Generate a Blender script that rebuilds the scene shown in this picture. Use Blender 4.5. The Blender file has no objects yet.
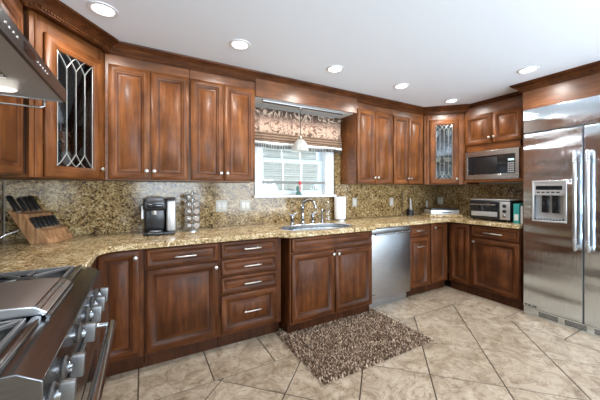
import bpy, bmesh, math, random
from mathutils import Vector, Matrix
from mathutils.geometry import tessellate_polygon
random.seed(7)
C = bpy.context.scene.collection
PI = math.pi
R = math.radians
S = bpy.context.scene

# ------------------------------------------------------------ camera
cam_d = bpy.data.cameras.new('camera'); cam = bpy.data.objects.new('camera', cam_d); C.objects.link(cam)
cam.location = (0, 0, 1.284); cam.rotation_euler = (R(90), 0, R(-29.1))
cam_d.sensor_width = 36; cam_d.lens = 36 * 282 / 600; cam_d.shift_y = -10 / 600; cam_d.clip_start = .02
S.camera = cam
S.view_settings.view_transform = 'Standard'; S.view_settings.look = 'None'
S.view_settings.gamma = 1; S.view_settings.exposure = 0.27
try: S.view_settings.use_curve_mapping = False
except Exception: pass
# ------------------------------------------------------------ world and large lights
W = bpy.data.worlds.new('sky'); S.world = W; W.use_nodes = True
bg = W.node_tree.nodes['Background']; bg.inputs[0].default_value = (.80, .90, 1, 1); bg.inputs[1].default_value = 1.5

def area(name, loc, rot, sx, sy, e, col=(1, 1, 1)):
    d = bpy.data.lights.new(name, 'AREA'); d.shape = 'RECTANGLE'; d.size = sx; d.size_y = sy; d.energy = e; d.color = col
    o = bpy.data.objects.new(name, d); C.objects.link(o); o.location = loc; o.rotation_euler = rot; return o
# two uplights added behind the camera to brighten the ceiling; daylight through the sink window
area('ceiling_uplight_right', (2.95, -2.50, 1.15), (R(140), 0, 0), 2.0, 1.6, 175, (.74, .87, 1))
area('ceiling_uplight_left', (.65, -2.50, 1.30), (R(140), 0, 0), 1.5, 1.1, 118, (.74, .87, 1))
area('daylight_sink_window', (1.56, 3.12, 1.62), (R(-90), 0, 0), .80, .74, 9, (.90, .96, 1))
LIGHT_W = 25

# ------------------------------------------------------------ materials
def new_mat(name):
    m = bpy.data.materials.new(name); m.use_nodes = True
    nt = m.node_tree; return m, nt, nt.nodes['Principled BSDF'], nt.nodes, nt.links
def simple(name, col, rough=.5, metal=0, **kw):
    m, nt, b, N, L = new_mat(name)
    b.inputs['Base Color'].default_value = (*col, 1); b.inputs['Roughness'].default_value = rough; b.inputs['Metallic'].default_value = metal
    for k, v in kw.items(): b.inputs[k.replace('_', ' ')].default_value = v
    return m
def ramp(N, stops):
    r = N.new('ShaderNodeValToRGB'); e = r.color_ramp.elements
    e[0].position, e[0].color = stops[0][0], (*stops[0][1], 1)
    e[1].position, e[1].color = stops[-1][0], (*stops[-1][1], 1)
    for p, c in stops[1:-1]:
        x = e.new(p); x.color = (*c, 1)
    return r
def coords(N, L, scale, rnd=True):
    tc = N.new('ShaderNodeTexCoord'); mp = N.new('ShaderNodeMapping'); mp.inputs['Scale'].default_value = scale
    L.new(tc.outputs['Object'], mp.inputs['Vector'])
    if rnd:
        oi = N.new('ShaderNodeObjectInfo'); ml = N.new('ShaderNodeMath'); ml.operation = 'MULTIPLY'; ml.inputs[1].default_value = 37
        L.new(oi.outputs['Random'], ml.inputs[0]); ad = N.new('ShaderNodeVectorMath'); ad.operation = 'ADD'
        L.new(mp.outputs[0], ad.inputs[0]); L.new(ml.outputs[0], ad.inputs[1]); return ad.outputs[0]
    return mp.outputs[0]
def wood(name, scale, dark=(.085, .026, .007), mid=(.155, .054, .016), light=(.24, .092, .029), rough=.42, spec=.17, coat=.05):
    m, nt, b, N, L = new_mat(name)
    v = coords(N, L, scale)
    n = N.new('ShaderNodeTexNoise'); n.inputs['Scale'].default_value = 3.2; n.inputs['Detail'].default_value = 7; n.inputs['Roughness'].default_value = .62
    n.inputs['Distortion'].default_value = .6; L.new(v, n.inputs['Vector'])
    r = ramp(N, [(.28, dark), (.5, mid), (.74, light)]); L.new(n.outputs[0], r.inputs[0])
    v2 = coords(N, L, (2.2, 2.2, 2.2)); n2 = N.new('ShaderNodeTexNoise'); n2.inputs['Scale'].default_value = 2.2; n2.inputs['Detail'].default_value = 2; L.new(v2, n2.inputs['Vector'])
    r2 = ramp(N, [(.3, (.62, .60, .58)), (.7, (1.25, 1.22, 1.2))]); L.new(n2.outputs[0], r2.inputs[0])
    mx = N.new('ShaderNodeMix'); mx.data_type = 'RGBA'; mx.blend_type = 'MULTIPLY'; mx.inputs[0].default_value = 1
    L.new(r.outputs[0], mx.inputs[6]); L.new(r2.outputs[0], mx.inputs[7]); L.new(mx.outputs[2], b.inputs['Base Color'])
    b.inputs['Roughness'].default_value = rough; b.inputs['Coat Weight'].default_value = coat; b.inputs['Coat Roughness'].default_value = .2; b.inputs['Specular IOR Level'].default_value = spec
    bp = N.new('ShaderNodeBump'); bp.inputs['Strength'].default_value = .06; L.new(n.outputs[0], bp.inputs['Height']); L.new(bp.outputs[0], b.inputs['Normal'])
    return m
WV = wood('cherry_grain_upright', (9, 9, .9)); WH = wood('cherry_grain_level', (.9, 9, 9))
WG = wood('cherry_dark_glaze', (9, 9, .9), (.045, .014, .005), (.075, .025, .009), (.11, .04, .014))
WB = wood('cherry_grain_varnished', (.9, 9, 9), rough=.36, spec=.5, coat=.12)
WI = wood('cabinet_inside', (6, 6, .9), (.03, .014, .008), (.05, .022, .012), (.07, .03, .017), .6)
BV = wood('dark_cherry_grain_upright', (9, 9, .9), (.045, .013, .004), (.090, .028, .008), (.155, .052, .015), .5)  # darker copies of the cherry for base cabinets and crown
BH = wood('dark_cherry_grain_level', (.9, 9, 9), (.045, .013, .004), (.090, .028, .008), (.155, .052, .015), .5)
BG = wood('dark_glaze_and_shade', (9, 9, .9), (.028, .009, .003), (.050, .016, .006), (.075, .026, .009))  # door groove glaze; also paints shade on crown steps and toe kicks
BLOCK = wood('acacia_block', (14, 14, .9), (.14, .065, .03), (.40, .21, .10), (.62, .37, .19), .45)

def granite(name, k, g, spec, tint, rough):
    m, nt, b, N, L = new_mat(name)
    v = coords(N, L, (1, 1, 1), False)
    nz = N.new('ShaderNodeTexNoise'); nz.inputs['Scale'].default_value = 60; nz.inputs['Detail'].default_value = 3; L.new(v, nz.inputs['Vector'])
    ds = N.new('ShaderNodeVectorMath'); ds.operation = 'MULTIPLY_ADD'; ds.inputs[1].default_value = (.022, .022, .022); L.new(nz.outputs['Color'], ds.inputs[0]); L.new(v, ds.inputs[2])
    def cells(sc):
        vo = N.new('ShaderNodeTexVoronoi'); vo.inputs['Scale'].default_value = sc; L.new(ds.outputs[0], vo.inputs['Vector'])
        sp = N.new('ShaderNodeSeparateColor'); L.new(vo.outputs['Color'], sp.inputs[0]); return sp.outputs[0]
    c1 = cells(105); c2 = cells(48)
    big = N.new('ShaderNodeTexNoise'); big.inputs['Scale'].default_value = 9; big.inputs['Detail'].default_value = 3; L.new(v, big.inputs['Vector'])
    a1 = N.new('ShaderNodeMath'); a1.operation = 'MULTIPLY_ADD'; a1.inputs[1].default_value = .62; L.new(c1, a1.inputs[0])
    a2 = N.new('ShaderNodeMath'); a2.operation = 'MULTIPLY_ADD'; a2.inputs[1].default_value = .28; L.new(c2, a2.inputs[0])
    a3 = N.new('ShaderNodeMath'); a3.operation = 'MULTIPLY_ADD'; a3.inputs[1].default_value = .55; a3.inputs[2].default_value = -.225; L.new(big.outputs[0], a3.inputs[0])
    L.new(a3.outputs[0], a2.inputs[2]); L.new(a2.outputs[0], a1.inputs[2])
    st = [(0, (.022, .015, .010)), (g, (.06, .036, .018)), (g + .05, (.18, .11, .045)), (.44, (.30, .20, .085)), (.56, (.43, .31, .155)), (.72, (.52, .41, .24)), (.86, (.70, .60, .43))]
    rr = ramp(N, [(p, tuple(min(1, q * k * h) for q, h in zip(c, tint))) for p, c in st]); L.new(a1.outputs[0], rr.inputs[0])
    L.new(rr.outputs[0], b.inputs['Base Color']); b.inputs['Roughness'].default_value = rough; b.inputs['Specular IOR Level'].default_value = spec
    return m
GRAN_LIT = granite('granite_worktop_lit', 1.10, .13, .4, (1.04, 1.03, 1.03), .2); SPLASH_SHADED = granite('granite_splash_shaded', .66, .24, .22, (1.06, .96, .78), .12)  # one stone: shade painted into the backsplash copy, light into the worktop copy
def steel(name, scale=(1, 1, 60), col=(.50, .50, .49), rough=.26, bump=.04, wav=0):
    m, nt, b, N, L = new_mat(name)
    v = coords(N, L, scale)
    n = N.new('ShaderNodeTexNoise'); n.inputs['Scale'].default_value = 8; n.inputs['Detail'].default_value = 3; L.new(v, n.inputs['Vector'])
    r = ramp(N, [(.3, tuple(c * .86 for c in col)), (.7, tuple(min(1, c * 1.1) for c in col))]); L.new(n.outputs[0], r.inputs[0]); L.new(r.outputs[0], b.inputs['Base Color'])
    b.inputs['Metallic'].default_value = 1; b.inputs['Roughness'].default_value = rough
    bp = N.new('ShaderNodeBump'); bp.inputs['Strength'].default_value = bump; bp.inputs['Distance'].default_value = .01; L.new(n.outputs[0], bp.inputs['Height'])
    if wav:
        v2 = coords(N, L, (.7, .7, 4.5)); n2 = N.new('ShaderNodeTexNoise'); n2.inputs['Scale'].default_value = 1.1; n2.inputs['Detail'].default_value = 1; L.new(v2, n2.inputs['Vector'])
        b2 = N.new('ShaderNodeBump'); b2.inputs['Strength'].default_value = wav; b2.inputs['Distance'].default_value = .05; L.new(n2.outputs[0], b2.inputs['Height']); L.new(bp.outputs[0], b2.inputs['Normal']); L.new(b2.outputs[0], b.inputs['Normal'])
    else: L.new(bp.outputs[0], b.inputs['Normal'])
    return m
STEEL = steel('brushed_stainless'); FRIDGE = steel('brushed_stainless_sheet', (70, 1, .5), (.76, .85, .94), .11, .05, .45)
DWST = steel('brushed_stainless_upright', (1, 1, 60), (.42, .42, .43), .28, .15)
HOODST = steel('dark_stainless', (1, 1, 40), (.40, .41, .43), .30, .02)
CHROME = simple('chrome', (.50, .51, .53), .16, 1)
KNOBST = simple('knob_steel', (.20, .20, .20), .42, 1)
SINKST = simple('sink_steel', (.52, .54, .56), .25, .95)
COVER = simple('cover_steel', (.72, .74, .77), .3, 1)
HANDST = simple('handle_steel', (.50, .51, .53), .3, 1)
LAND = steel('dark_range_steel', (1, 1, 40), (.22, .225, .235), .2, .02)
FASCIA = simple('black_steel', (.045, .042, .040), .3, .4)
UNDER = simple('hood_underside_steel', (.46, .45, .43), .5, .75)
FAUCET = simple('faucet_chrome', (.34, .35, .37), .12, 1)
NICKEL = simple('satin_nickel', (.50, .47, .43), .38, 1)
DARKGREY = simple('dark_grey_plastic', (.08, .08, .085), .3)
BLACK = simple('black_plastic', (.012, .012, .013), .28)
MBLACK = simple('matte_black', (.02, .02, .02), .6)
IRON = simple('cast_iron', (.18, .175, .17), .42, .4)
DGLASS = simple('dark_glass', (.012, .013, .015), .06)
WHITE = simple('white_paint', (.78, .79, .80), .4)
PLATE = simple('tan_plate', (.42, .39, .33), .35)
ROCK = simple('cream_rocker', (.60, .58, .53), .35)
PAPER = simple('paper', (.86, .85, .83), .9)
GREY = simple('grey_plastic', (.45, .46, .47), .35)
SILVER = simple('silver_plastic', (.55, .55, .55), .3, .6)
BLIND = simple('blind_slat', (.80, .84, .86), .5)
RAIL = simple('blind_rail', (.20, .20, .18), .5)
TEAL = simple('teal_card', (.03, .34, .33), .5)
RED = simple('red_glaze', (.55, .03, .03), .3)
GREEN = simple('green_glaze', (.04, .13, .11), .3)
CREAM = simple('cream_box', (.75, .68, .5), .6)
BRASS = simple('aged_brass', (.45, .38, .27), .3, 1)
LEAD = simple('lead_came', (.62, .62, .58), .3, .8)
CUP = simple('pod_foil', (.75, .74, .72), .3, .5)
CUPD = simple('pod_dark_foil', (.34, .29, .25), .4)
DARKPRINT = simple('dark_print', (.03, .03, .03), .5)
def glass(name, col=(1, 1, 1), rough=0.0, ior=1.45):
    m, nt, b, N, L = new_mat(name); b.inputs['Base Color'].default_value = (*col, 1); b.inputs['Transmission Weight'].default_value = 1
    b.inputs['Roughness'].default_value = rough; b.inputs['IOR'].default_value = ior; return m
GLASS = glass('clear_glass')
def thin_glass(name, f=.08, tint=(.95, .97, .97)):
    m, nt, b, N, L = new_mat(name); N.remove(b)
    t = N.new('ShaderNodeBsdfTransparent'); t.inputs[0].default_value = (*tint, 1); g = N.new('ShaderNodeBsdfGlossy'); g.inputs['Roughness'].default_value = .03
    fr = N.new('ShaderNodeFresnel'); fr.inputs[0].default_value = 1.5; mx = N.new('ShaderNodeMixShader')
    mt = N.new('ShaderNodeMath'); mt.operation = 'ADD'; mt.inputs[1].default_value = f; L.new(fr.outputs[0], mt.inputs[0])
    L.new(mt.outputs[0], mx.inputs[0]); L.new(t.outputs[0], mx.inputs[1]); L.new(g.outputs[0], mx.inputs[2]); L.new(mx.outputs[0], N['Material Output'].inputs[0]); return m
PANE = thin_glass('window_glass', 0); CABGLASS = thin_glass('cabinet_glass', .01, (.80, .84, .86))
def emit(name, col, s):
    m, nt, b, N, L = new_mat(name); b.inputs['Base Color'].default_value = (*col, 1); b.inputs['Emission Color'].default_value = (*col, 1); b.inputs['Emission Strength'].default_value = s; return m
LAMP = emit('lit_lamp_lens', (1, .97, .92), 6); HLAMP = emit('lit_hood_lens', (1, .96, .9), 1.2); FROST = simple('frosted_shade', (.62, .62, .58), .3, 0, Transmission_Weight=.45)
CLOCK = emit('display_digits', (.5, .75, .8), .6)
def paint(name, col, rough=.6, bump=.03):
    m, nt, b, N, L = new_mat(name); v = coords(N, L, (1, 1, 1), False)
    n = N.new('ShaderNodeTexNoise'); n.inputs['Scale'].default_value = 60; L.new(v, n.inputs['Vector'])
    bp = N.new('ShaderNodeBump'); bp.inputs['Strength'].default_value = bump; L.new(n.outputs[0], bp.inputs['Height']); L.new(bp.outputs[0], b.inputs['Normal'])
    b.inputs['Base Color'].default_value = (*col, 1); b.inputs['Roughness'].default_value = rough; return m
CEIL = paint('ceiling_paint', (.83, .88, .95)); WALLP = paint('wall_paint', (.52, .46, .38))
def tile():
    m, nt, b, N, L = new_mat('stone_tile'); v = coords(N, L, (1, 1, 1), False)
    a = N.new('ShaderNodeVertexColor'); a.layer_name = 'tint'
    off = N.new('ShaderNodeVectorMath'); off.operation = 'MULTIPLY_ADD'; off.inputs[1].default_value = (30, 30, 30); L.new(a.outputs[0], off.inputs[0]); L.new(v, off.inputs[2])
    n = N.new('ShaderNodeTexNoise'); n.inputs['Scale'].default_value = 7; n.inputs['Detail'].default_value = 9; n.inputs['Roughness'].default_value = .72; n.inputs['Distortion'].default_value = 1.2; L.new(off.outputs[0], n.inputs['Vector'])
    r = ramp(N, [(.27, (.12, .075, .045)), (.40, (.27, .20, .135)), (.52, (.40, .315, .225)), (.72, (.53, .445, .35))]); L.new(n.outputs[0], r.inputs[0])
    n3 = N.new('ShaderNodeTexNoise'); n3.inputs['Scale'].default_value = 4.5; n3.inputs['Detail'].default_value = 6; n3.inputs['Distortion'].default_value = 2.5; L.new(off.outputs[0], n3.inputs['Vector'])
    r3 = ramp(N, [(.475, (1, 1, 1)), (.50, (.50, .41, .33)), (.525, (1, 1, 1))]); L.new(n3.outputs[0], r3.inputs[0])
    mx = N.new('ShaderNodeMix'); mx.data_type = 'RGBA'; mx.blend_type = 'MULTIPLY'; mx.inputs[0].default_value = .8; L.new(r.outputs[0], mx.inputs[6]); L.new(r3.outputs[0], mx.inputs[7])
    L.new(mx.outputs[2], b.inputs['Base Color']); b.inputs['Roughness'].default_value = .38
    bp = N.new('ShaderNodeBump'); bp.inputs['Strength'].default_value = .08; L.new(n.outputs[0], bp.inputs['Height']); L.new(bp.outputs[0], b.inputs['Normal']); return m
TILE = tile(); GROUT = simple('brown_grout', (.075, .052, .036), .9)
def rugmat():
    m, nt, b, N, L = new_mat('shag_yarn'); a = N.new('ShaderNodeVertexColor'); a.layer_name = 'tint'
    r = ramp(N, [(0, (.05, .026, .015)), (.35, (.15, .088, .052)), (.6, (.28, .185, .12)), (1, (.58, .44, .32))]); L.new(a.outputs[0], r.inputs[0]); L.new(r.outputs[0], b.inputs['Base Color']); b.inputs['Roughness'].default_value = .95; return m
RUG = rugmat()
def valance_mat():
    m, nt, b, N, L = new_mat('valance_damask'); tc = N.new('ShaderNodeTexCoord')
    sx = N.new('ShaderNodeSeparateXYZ'); L.new(tc.outputs['Object'], sx.inputs[0])
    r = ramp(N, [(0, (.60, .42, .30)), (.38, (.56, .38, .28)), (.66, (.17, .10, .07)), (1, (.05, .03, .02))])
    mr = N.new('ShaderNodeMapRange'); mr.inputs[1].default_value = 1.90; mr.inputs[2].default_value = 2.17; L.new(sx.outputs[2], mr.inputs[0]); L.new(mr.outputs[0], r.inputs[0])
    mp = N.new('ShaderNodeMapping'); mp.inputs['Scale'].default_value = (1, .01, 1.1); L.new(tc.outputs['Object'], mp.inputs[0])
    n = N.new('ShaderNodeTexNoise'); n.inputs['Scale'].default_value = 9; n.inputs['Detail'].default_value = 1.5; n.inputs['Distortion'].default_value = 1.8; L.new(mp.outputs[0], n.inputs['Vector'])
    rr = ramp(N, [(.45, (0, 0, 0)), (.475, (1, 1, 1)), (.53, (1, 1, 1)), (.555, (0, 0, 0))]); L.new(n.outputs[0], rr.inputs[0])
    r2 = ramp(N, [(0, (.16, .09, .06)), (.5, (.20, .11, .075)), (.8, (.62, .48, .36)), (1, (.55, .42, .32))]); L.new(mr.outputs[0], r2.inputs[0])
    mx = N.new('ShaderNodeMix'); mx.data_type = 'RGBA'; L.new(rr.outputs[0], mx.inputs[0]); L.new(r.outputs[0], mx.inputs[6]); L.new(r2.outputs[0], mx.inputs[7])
    L.new(mx.outputs[2], b.inputs['Base Color']); b.inputs['Roughness'].default_value = .8; return m
VAL = valance_mat()
def band_mat():
    m, nt, b, N, L = new_mat('woven_band'); v = coords(N, L, (1, 1, 1), False)
    w = N.new('ShaderNodeTexWave'); w.bands_direction = 'Z'; w.inputs['Scale'].default_value = 11; w.inputs['Distortion'].default_value = 1.0; L.new(v, w.inputs['Vector'])
    r = ramp(N, [(.2, (.10, .055, .032)), (.8, (.27, .17, .11))]); L.new(w.outputs[0], r.inputs[0]); L.new(r.outputs[0], b.inputs['Base Color']); b.inputs['Roughness'].default_value = .85; return m
BAND = band_mat()

# ------------------------------------------------------------ mesh helpers
class MB:
    def __init__(s): s.v = []; s.f = []; s.m = []; s.mats = []; s.sm = []
    def mi(s, mat):
        if mat not in s.mats: s.mats.append(mat)
        return s.mats.index(mat)
    def add(s, vs, fs, mat, M=None, smooth=False):
        o = len(s.v); vs = [Vector(p) for p in vs]
        if M is not None: vs = [M @ p for p in vs]
        s.v += [tuple(p) for p in vs]; k = s.mi(mat)
        for f in fs: s.f.append(tuple(i + o for i in f)); s.m.append(k); s.sm.append(smooth)
    def box(s, x0, y0, z0, x1, y1, z1, mat, M=None):
        vs = [(x0, y0, z0), (x1, y0, z0), (x1, y1, z0), (x0, y1, z0), (x0, y0, z1), (x1, y0, z1), (x1, y1, z1), (x0, y1, z1)]
        s.add(vs, [(0, 3, 2, 1), (4, 5, 6, 7), (0, 1, 5, 4), (1, 2, 6, 5), (2, 3, 7, 6), (3, 0, 4, 7)], mat, M)
    def rbox(s, x0, y0, z0, x1, y1, z1, r, mat, M=None, seg=3):
        bm = bmesh.new(); bmesh.ops.create_cube(bm, size=1)
        bmesh.ops.scale(bm, vec=(x1 - x0, y1 - y0, z1 - z0), verts=bm.verts)
        bmesh.ops.translate(bm, vec=((x0 + x1) / 2, (y0 + y1) / 2, (z0 + z1) / 2), verts=bm.verts)
        bmesh.ops.bevel(bm, geom=bm.edges[:], offset=r, segments=seg, profile=.5, affect='EDGES')
        bm.verts.ensure_lookup_table()
        s.add([v.co[:] for v in bm.verts], [tuple(v.index for v in f.verts) for f in bm.faces], mat, M, True); bm.free()
    def prism(s, poly, a0, a1, mat, axis='z', M=None, holes=()):
        def P(p, a): return (p[0], p[1], a) if axis == 'z' else ((a, p[0], p[1]) if axis == 'x' else (p[0], a, p[1]))
        loops = [list(poly)] + [list(h) for h in holes]; flat = [p for l in loops for p in l]
        tris = tessellate_polygon([[Vector((p[0], p[1], 0)) for p in l] for l in loops])
        n = len(flat); vs = [P(p, a0) for p in flat] + [P(p, a1) for p in flat]
        ar = sum(poly[i][0] * poly[(i + 1) % len(poly)][1] - poly[(i + 1) % len(poly)][0] * poly[i][1] for i in range(len(poly)))
        fs = []
        if not holes and len(poly) <= 24:
            fs += [tuple(range(len(poly))), tuple(n + i for i in range(len(poly)))]
        else: fs += [tuple(t) for t in tris] + [tuple(n + i for i in t) for t in tris]
        o = 0
        for l in loops:
            k = len(l)
            for i in range(k): fs.append((o + i, o + (i + 1) % k, n + o + (i + 1) % k, n + o + i))
            o += k
        s.add(vs, fs, mat, M)
    def lathe(s, prof, mat, M=None, seg=20, ex=1, ey=1, smooth=True):
        vs = []; fs = []
        for r, z in prof:
            for i in range(seg):
                a = 2 * PI * i / seg; vs.append((r * math.cos(a) * ex, r * math.sin(a) * ey, z))
        for j in range(len(prof) - 1):
            for i in range(seg):
                k = (i + 1) % seg; fs.append((j * seg + i, j * seg + k, (j + 1) * seg + k, (j + 1) * seg + i))
        s.add(vs, fs, mat, M, smooth)
    def tube(s, pts, r, mat, seg=8, M=None, cap=True):
        pts = [Vector(p) for p in pts]; rings = []; vs = []; fs = []
        prev = None
        for i, p in enumerate(pts):
            t = (pts[min(i + 1, len(pts) - 1)] - pts[max(i - 1, 0)]).normalized()
            if prev is None: u = t.orthogonal().normalized()
            else: u = (prev - t * prev.dot(t)); u = u.normalized() if u.length > 1e-6 else t.orthogonal().normalized()
            prev = u; w = t.cross(u); rr = r[i] if isinstance(r, (list, tuple)) else r
            for k in range(seg):
                a = 2 * PI * k / seg; vs.append(p + (u * math.cos(a) + w * math.sin(a)) * rr)
        for j in range(len(pts) - 1):
            for i in range(seg):
                k = (i + 1) % seg; fs.append((j * seg + i, j * seg + k, (j + 1) * seg + k, (j + 1) * seg + i))
        if cap: fs += [tuple(range(seg)), tuple(range((len(pts) - 1) * seg, len(pts) * seg))]
        s.add(vs, fs, mat, M, True)
    def build(s, name, parent=None, loc=None, rot=None, fix=True):
        me = bpy.data.meshes.new(name); me.from_pydata(s.v, [], s.f)
        for m in s.mats: me.materials.append(m)
        for p, k, sm in zip(me.polygons, s.m, s.sm): p.material_index = k; p.use_smooth = sm
        if fix:
            bm = bmesh.new(); bm.from_mesh(me); bmesh.ops.recalc_face_normals(bm, faces=bm.faces); bm.to_mesh(me); bm.free()
        try: me.set_sharp_from_angle(angle=R(38))
        except Exception: pass
        o = bpy.data.objects.new(name, me); C.objects.link(o)
        if parent: o.parent = parent
        if loc: o.location = loc
        if rot: o.rotation_euler = rot
        return o
def T(x, y, z): return Matrix.Translation((x, y, z))
def RX(a): return Matrix.Rotation(a, 4, 'X')
def RY(a): return Matrix.Rotation(a, 4, 'Y')
def RZ(a): return Matrix.Rotation(a, 4, 'Z')
def tag(o, label=None, cat=None, group=None, kind=None):
    if label: o['label'] = label
    if cat: o['category'] = cat
    if group: o['group'] = group
    if kind: o['kind'] = kind
    return o
def thing(name, label, cat, loc=(0, 0, 0), rz=0, group=None):
    o = bpy.data.objects.new(name, None); C.objects.link(o); o.location = loc; o.rotation_euler = (0, 0, rz); o.empty_display_size = .1
    return tag(o, label, cat, group)
def copy_tree(o, parent=None):
    c = o.copy(); C.objects.link(c); c.parent = parent
    for ch in list(o.children): copy_tree(ch, c)
    return c
def bev(o, w=.003, seg=2):
    m = o.modifiers.new('bevel', 'BEVEL'); m.width = w; m.segments = seg; m.limit_method = 'ANGLE'; m.angle_limit = R(40); return o
def arc(cx, cy, r, a0, a1, n): return [(cx + r * math.cos(R(a0 + (a1 - a0) * i / n)), cy + r * math.sin(R(a0 + (a1 - a0) * i / n))) for i in range(n + 1)]

# ------------------------------------------------------------ room shell
XL, XR, YB, YF, ZC = -.92, 4.11, 2.90, -2.6, 2.41
def wall_with_holes(name, x0, x1, y0, y1, z1, holes, mat):
    mb = MB(); mb.prism([(x0, 0), (x1, 0), (x1, z1), (x0, z1)], y0, y1, mat, 'y', holes=[[(a, b), (c, b), (c, d), (a, d)] for a, b, c, d in holes])
    return tag(mb.build(name), kind='structure')
WIN = (1.125, 1.235, 1.975, 2.06)
wall_with_holes('wall_back', XL - .12, XR + .12, YB, YB + .14, ZC, [WIN], WALLP)
wall_with_holes('wall_front', XL - .12, XR + .12, YF - .14, YF, ZC, [(1.9, .06, 4.0, 2.12), (-.15, .9, 1.45, 2.05)], WALLP)
mb = MB(); mb.box(XL - .12, YF, 0, XL, YB, ZC, WALLP); tag(mb.build('wall_left'), kind='structure')
mb = MB(); mb.box(XR, YF, 0, XR + .12, YB, ZC, WALLP); tag(mb.build('wall_right'), kind='structure')
mb = MB(); mb.box(XL - .12, YF - .14, ZC, XR + .12, YB + .14, ZC + .12, CEIL); tag(mb.build('ceiling'), kind='structure')
# floor: real tiles set in grout, a straight border row along the cabinets and diagonal tiles inside
def clip(poly, f):
    out = []
    for i in range(len(poly)):
        a, b = poly[i], poly[(i + 1) % len(poly)]; fa, fb = f(a), f(b)
        if fa >= 0: out.append(a)
        if (fa >= 0) != (fb >= 0):
            t = fa / (fa - fb); out.append((a[0] + (b[0] - a[0]) * t, a[1] + (b[1] - a[1]) * t))
    return out
def make_floor():
    mb = MB(); mb.box(XL - .12, YF - .14, -.06, XR + .12, YB + .14, -.004, GROUT)
    tints = []; g = .0045; tiles = []
    yb, xb = 1.94, 3.165; s = .4475
    k = -3
    while .42 + s * k < 3.5:
        a = .42 + s * k; b = min(a + s, 4.1); 
        if a < 3.165: tiles.append([(a + g, yb + g), (min(b, 3.64) - g, yb + g), (min(b, 3.64) - g, yb + s - g), (a + g, yb + s - g)])
        k += 1
    for k in range(-10, 2):
        a = 1.48 + s * k * 1.045; b = min(a + s * 1.045, yb)
        if a < yb: tiles.append([(xb + g, a + g), (4.1, a + g), (4.1, b - g), (xb + g, b - g)])
    d = .6435
    for i in range(-14, 12):
        for j in range(-14, 14):
            u0, v0 = .47 + d * i, 2.38 + d * j; gg = g * 1.414
            q = [(u0 + gg, v0 + gg), (u0 + d - gg, v0 + gg), (u0 + d - gg, v0 + d - gg), (u0 + gg, v0 + d - gg)]
            p = [((u + v) / 2, (v - u) / 2) for u, v in q]
            p = clip(p, lambda c: xb - g - c[0]); p = clip(p, lambda c: yb - g - c[1]) if p else p
            p = clip(p, lambda c: c[0] - XL) if p else p; p = clip(p, lambda c: c[1] - YF) if p else p
            if len(p) > 2: tiles.append(p)
    for p in tiles:
        cx = sum(q[0] for q in p) / len(p); cy = sum(q[1] for q in p) / len(p)
        n = len(p); inn = [(q[0] + (cx - q[0]) * .006, q[1] + (cy - q[1]) * .006) for q in p]
        vs = [(q[0], q[1], -.004) for q in p] + [(q[0], q[1], -.0012) for q in p] + [(q[0], q[1], 0) for q in inn]
        fs = [(i, (i + 1) % n, n + (i + 1) % n, n + i) for i in range(n)] + [(n + i, n + (i + 1) % n, 2 * n + (i + 1) % n, 2 * n + i) for i in range(n)] + [tuple(range(2 * n, 3 * n))]
        mb.add(vs, fs, TILE); tints.append((len(fs), random.random()))
    o = mb.build('floor'); me = o.data; ca = me.color_attributes.new('tint', 'FLOAT_COLOR', 'CORNER'); fi = 6
    for n, t in tints:
        for _ in range(n):
            for li in me.polygons[fi].loop_indices: ca.data[li].color = (t, t, t, 1)
            fi += 1
    tag(o, kind='structure')
make_floor()

# ------------------------------------------------------------ crown moulding
CROWN = [(o * .9, 2.322 + (z - 2.285) * .70) for o, z in [(-.02, 2.285), (.010, 2.285), (.010, 2.297), (.004, 2.300), (.004, 2.318), (.014, 2.321), (.020, 2.330), (.026, 2.348), (.040, 2.366), (.056, 2.374), (.056, 2.381), (.066, 2.386), (.072, 2.396), (.072, 2.408), (-.02, 2.408)]]
def crown(name, path, k=1.0, rope=True):
    mb = MB(); n = len(path); pts = [Vector((x, y)) for x, y in path]; rings = []
    for i in range(n):
        d0 = (pts[i] - pts[i - 1]).normalized() if i else None; d1 = (pts[i + 1] - pts[i]).normalized() if i < n - 1 else None
        n0 = Vector((d0.y, -d0.x)) if d0 else None; n1 = Vector((d1.y, -d1.x)) if d1 else None
        if n0 is None: m = n1
        elif n1 is None: m = n0
        else: m = (n0 + n1); m = m / (m.dot(n0))
        rings.append([(pts[i].x + m.x * o * k, pts[i].y + m.y * o * k, z) for o, z in CROWN])
    vs = [p for r in rings for p in r]; c = len(CROWN); fs = []
    for i in range(n - 1):
        for j in range(c): fs.append((i * c + j, i * c + (j + 1) % c, (i + 1) * c + (j + 1) % c, (i + 1) * c + j))
    mb.add(vs, [f for q, f in enumerate(fs) if q % c not in (2, 4, 10)], BH); mb.add(vs, [f for q, f in enumerate(fs) if q % c in (2, 4, 10)], BG); mb.add(vs, [tuple(range(c)), tuple(range((n - 1) * c, n * c))], BH)  # narrow steps in the dark tone: shade painted into the profile
    if rope:
        for i in range(n - 1):
            d = pts[i + 1] - pts[i]; L = d.length; d.normalize(); nn = Vector((d.y, -d.x)); q = int(L / .017)
            ang = math.atan2(d.y, d.x)
            for j in range(q):
                p = pts[i] + d * (L * (j + .5) / q) + nn * (.008 * k)
                mb.box(-.0055, -.006, -.0065, .0055, .006, .0065, WV, T(p.x, p.y, 2.339) @ RZ(ang) @ RY(R(25)))
    o = mb.build(name); tag(o, kind='structure'); return o
crown('trim_1', [(-.59, -.5), (-.59, 2.22)])
crown('trim_2', [(-.64, 2.155), (-.525, 2.155), (-.235, 2.53), (-.235, 2.62)], 1.15)
crown('trim_3', [(-.27, 2.585), (3.46, 2.585)])
crown('trim_4', [(3.405, 2.62), (3.405, 2.545), (3.745, 2.205), (3.85, 2.205)], 1.1)
crown('trim_5', [(3.795, 2.26), (3.795, 1.46)])
crown('trim_6', [(3.98, 1.495), (3.53, 1.495), (3.53, -.3)], 1.05)

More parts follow.
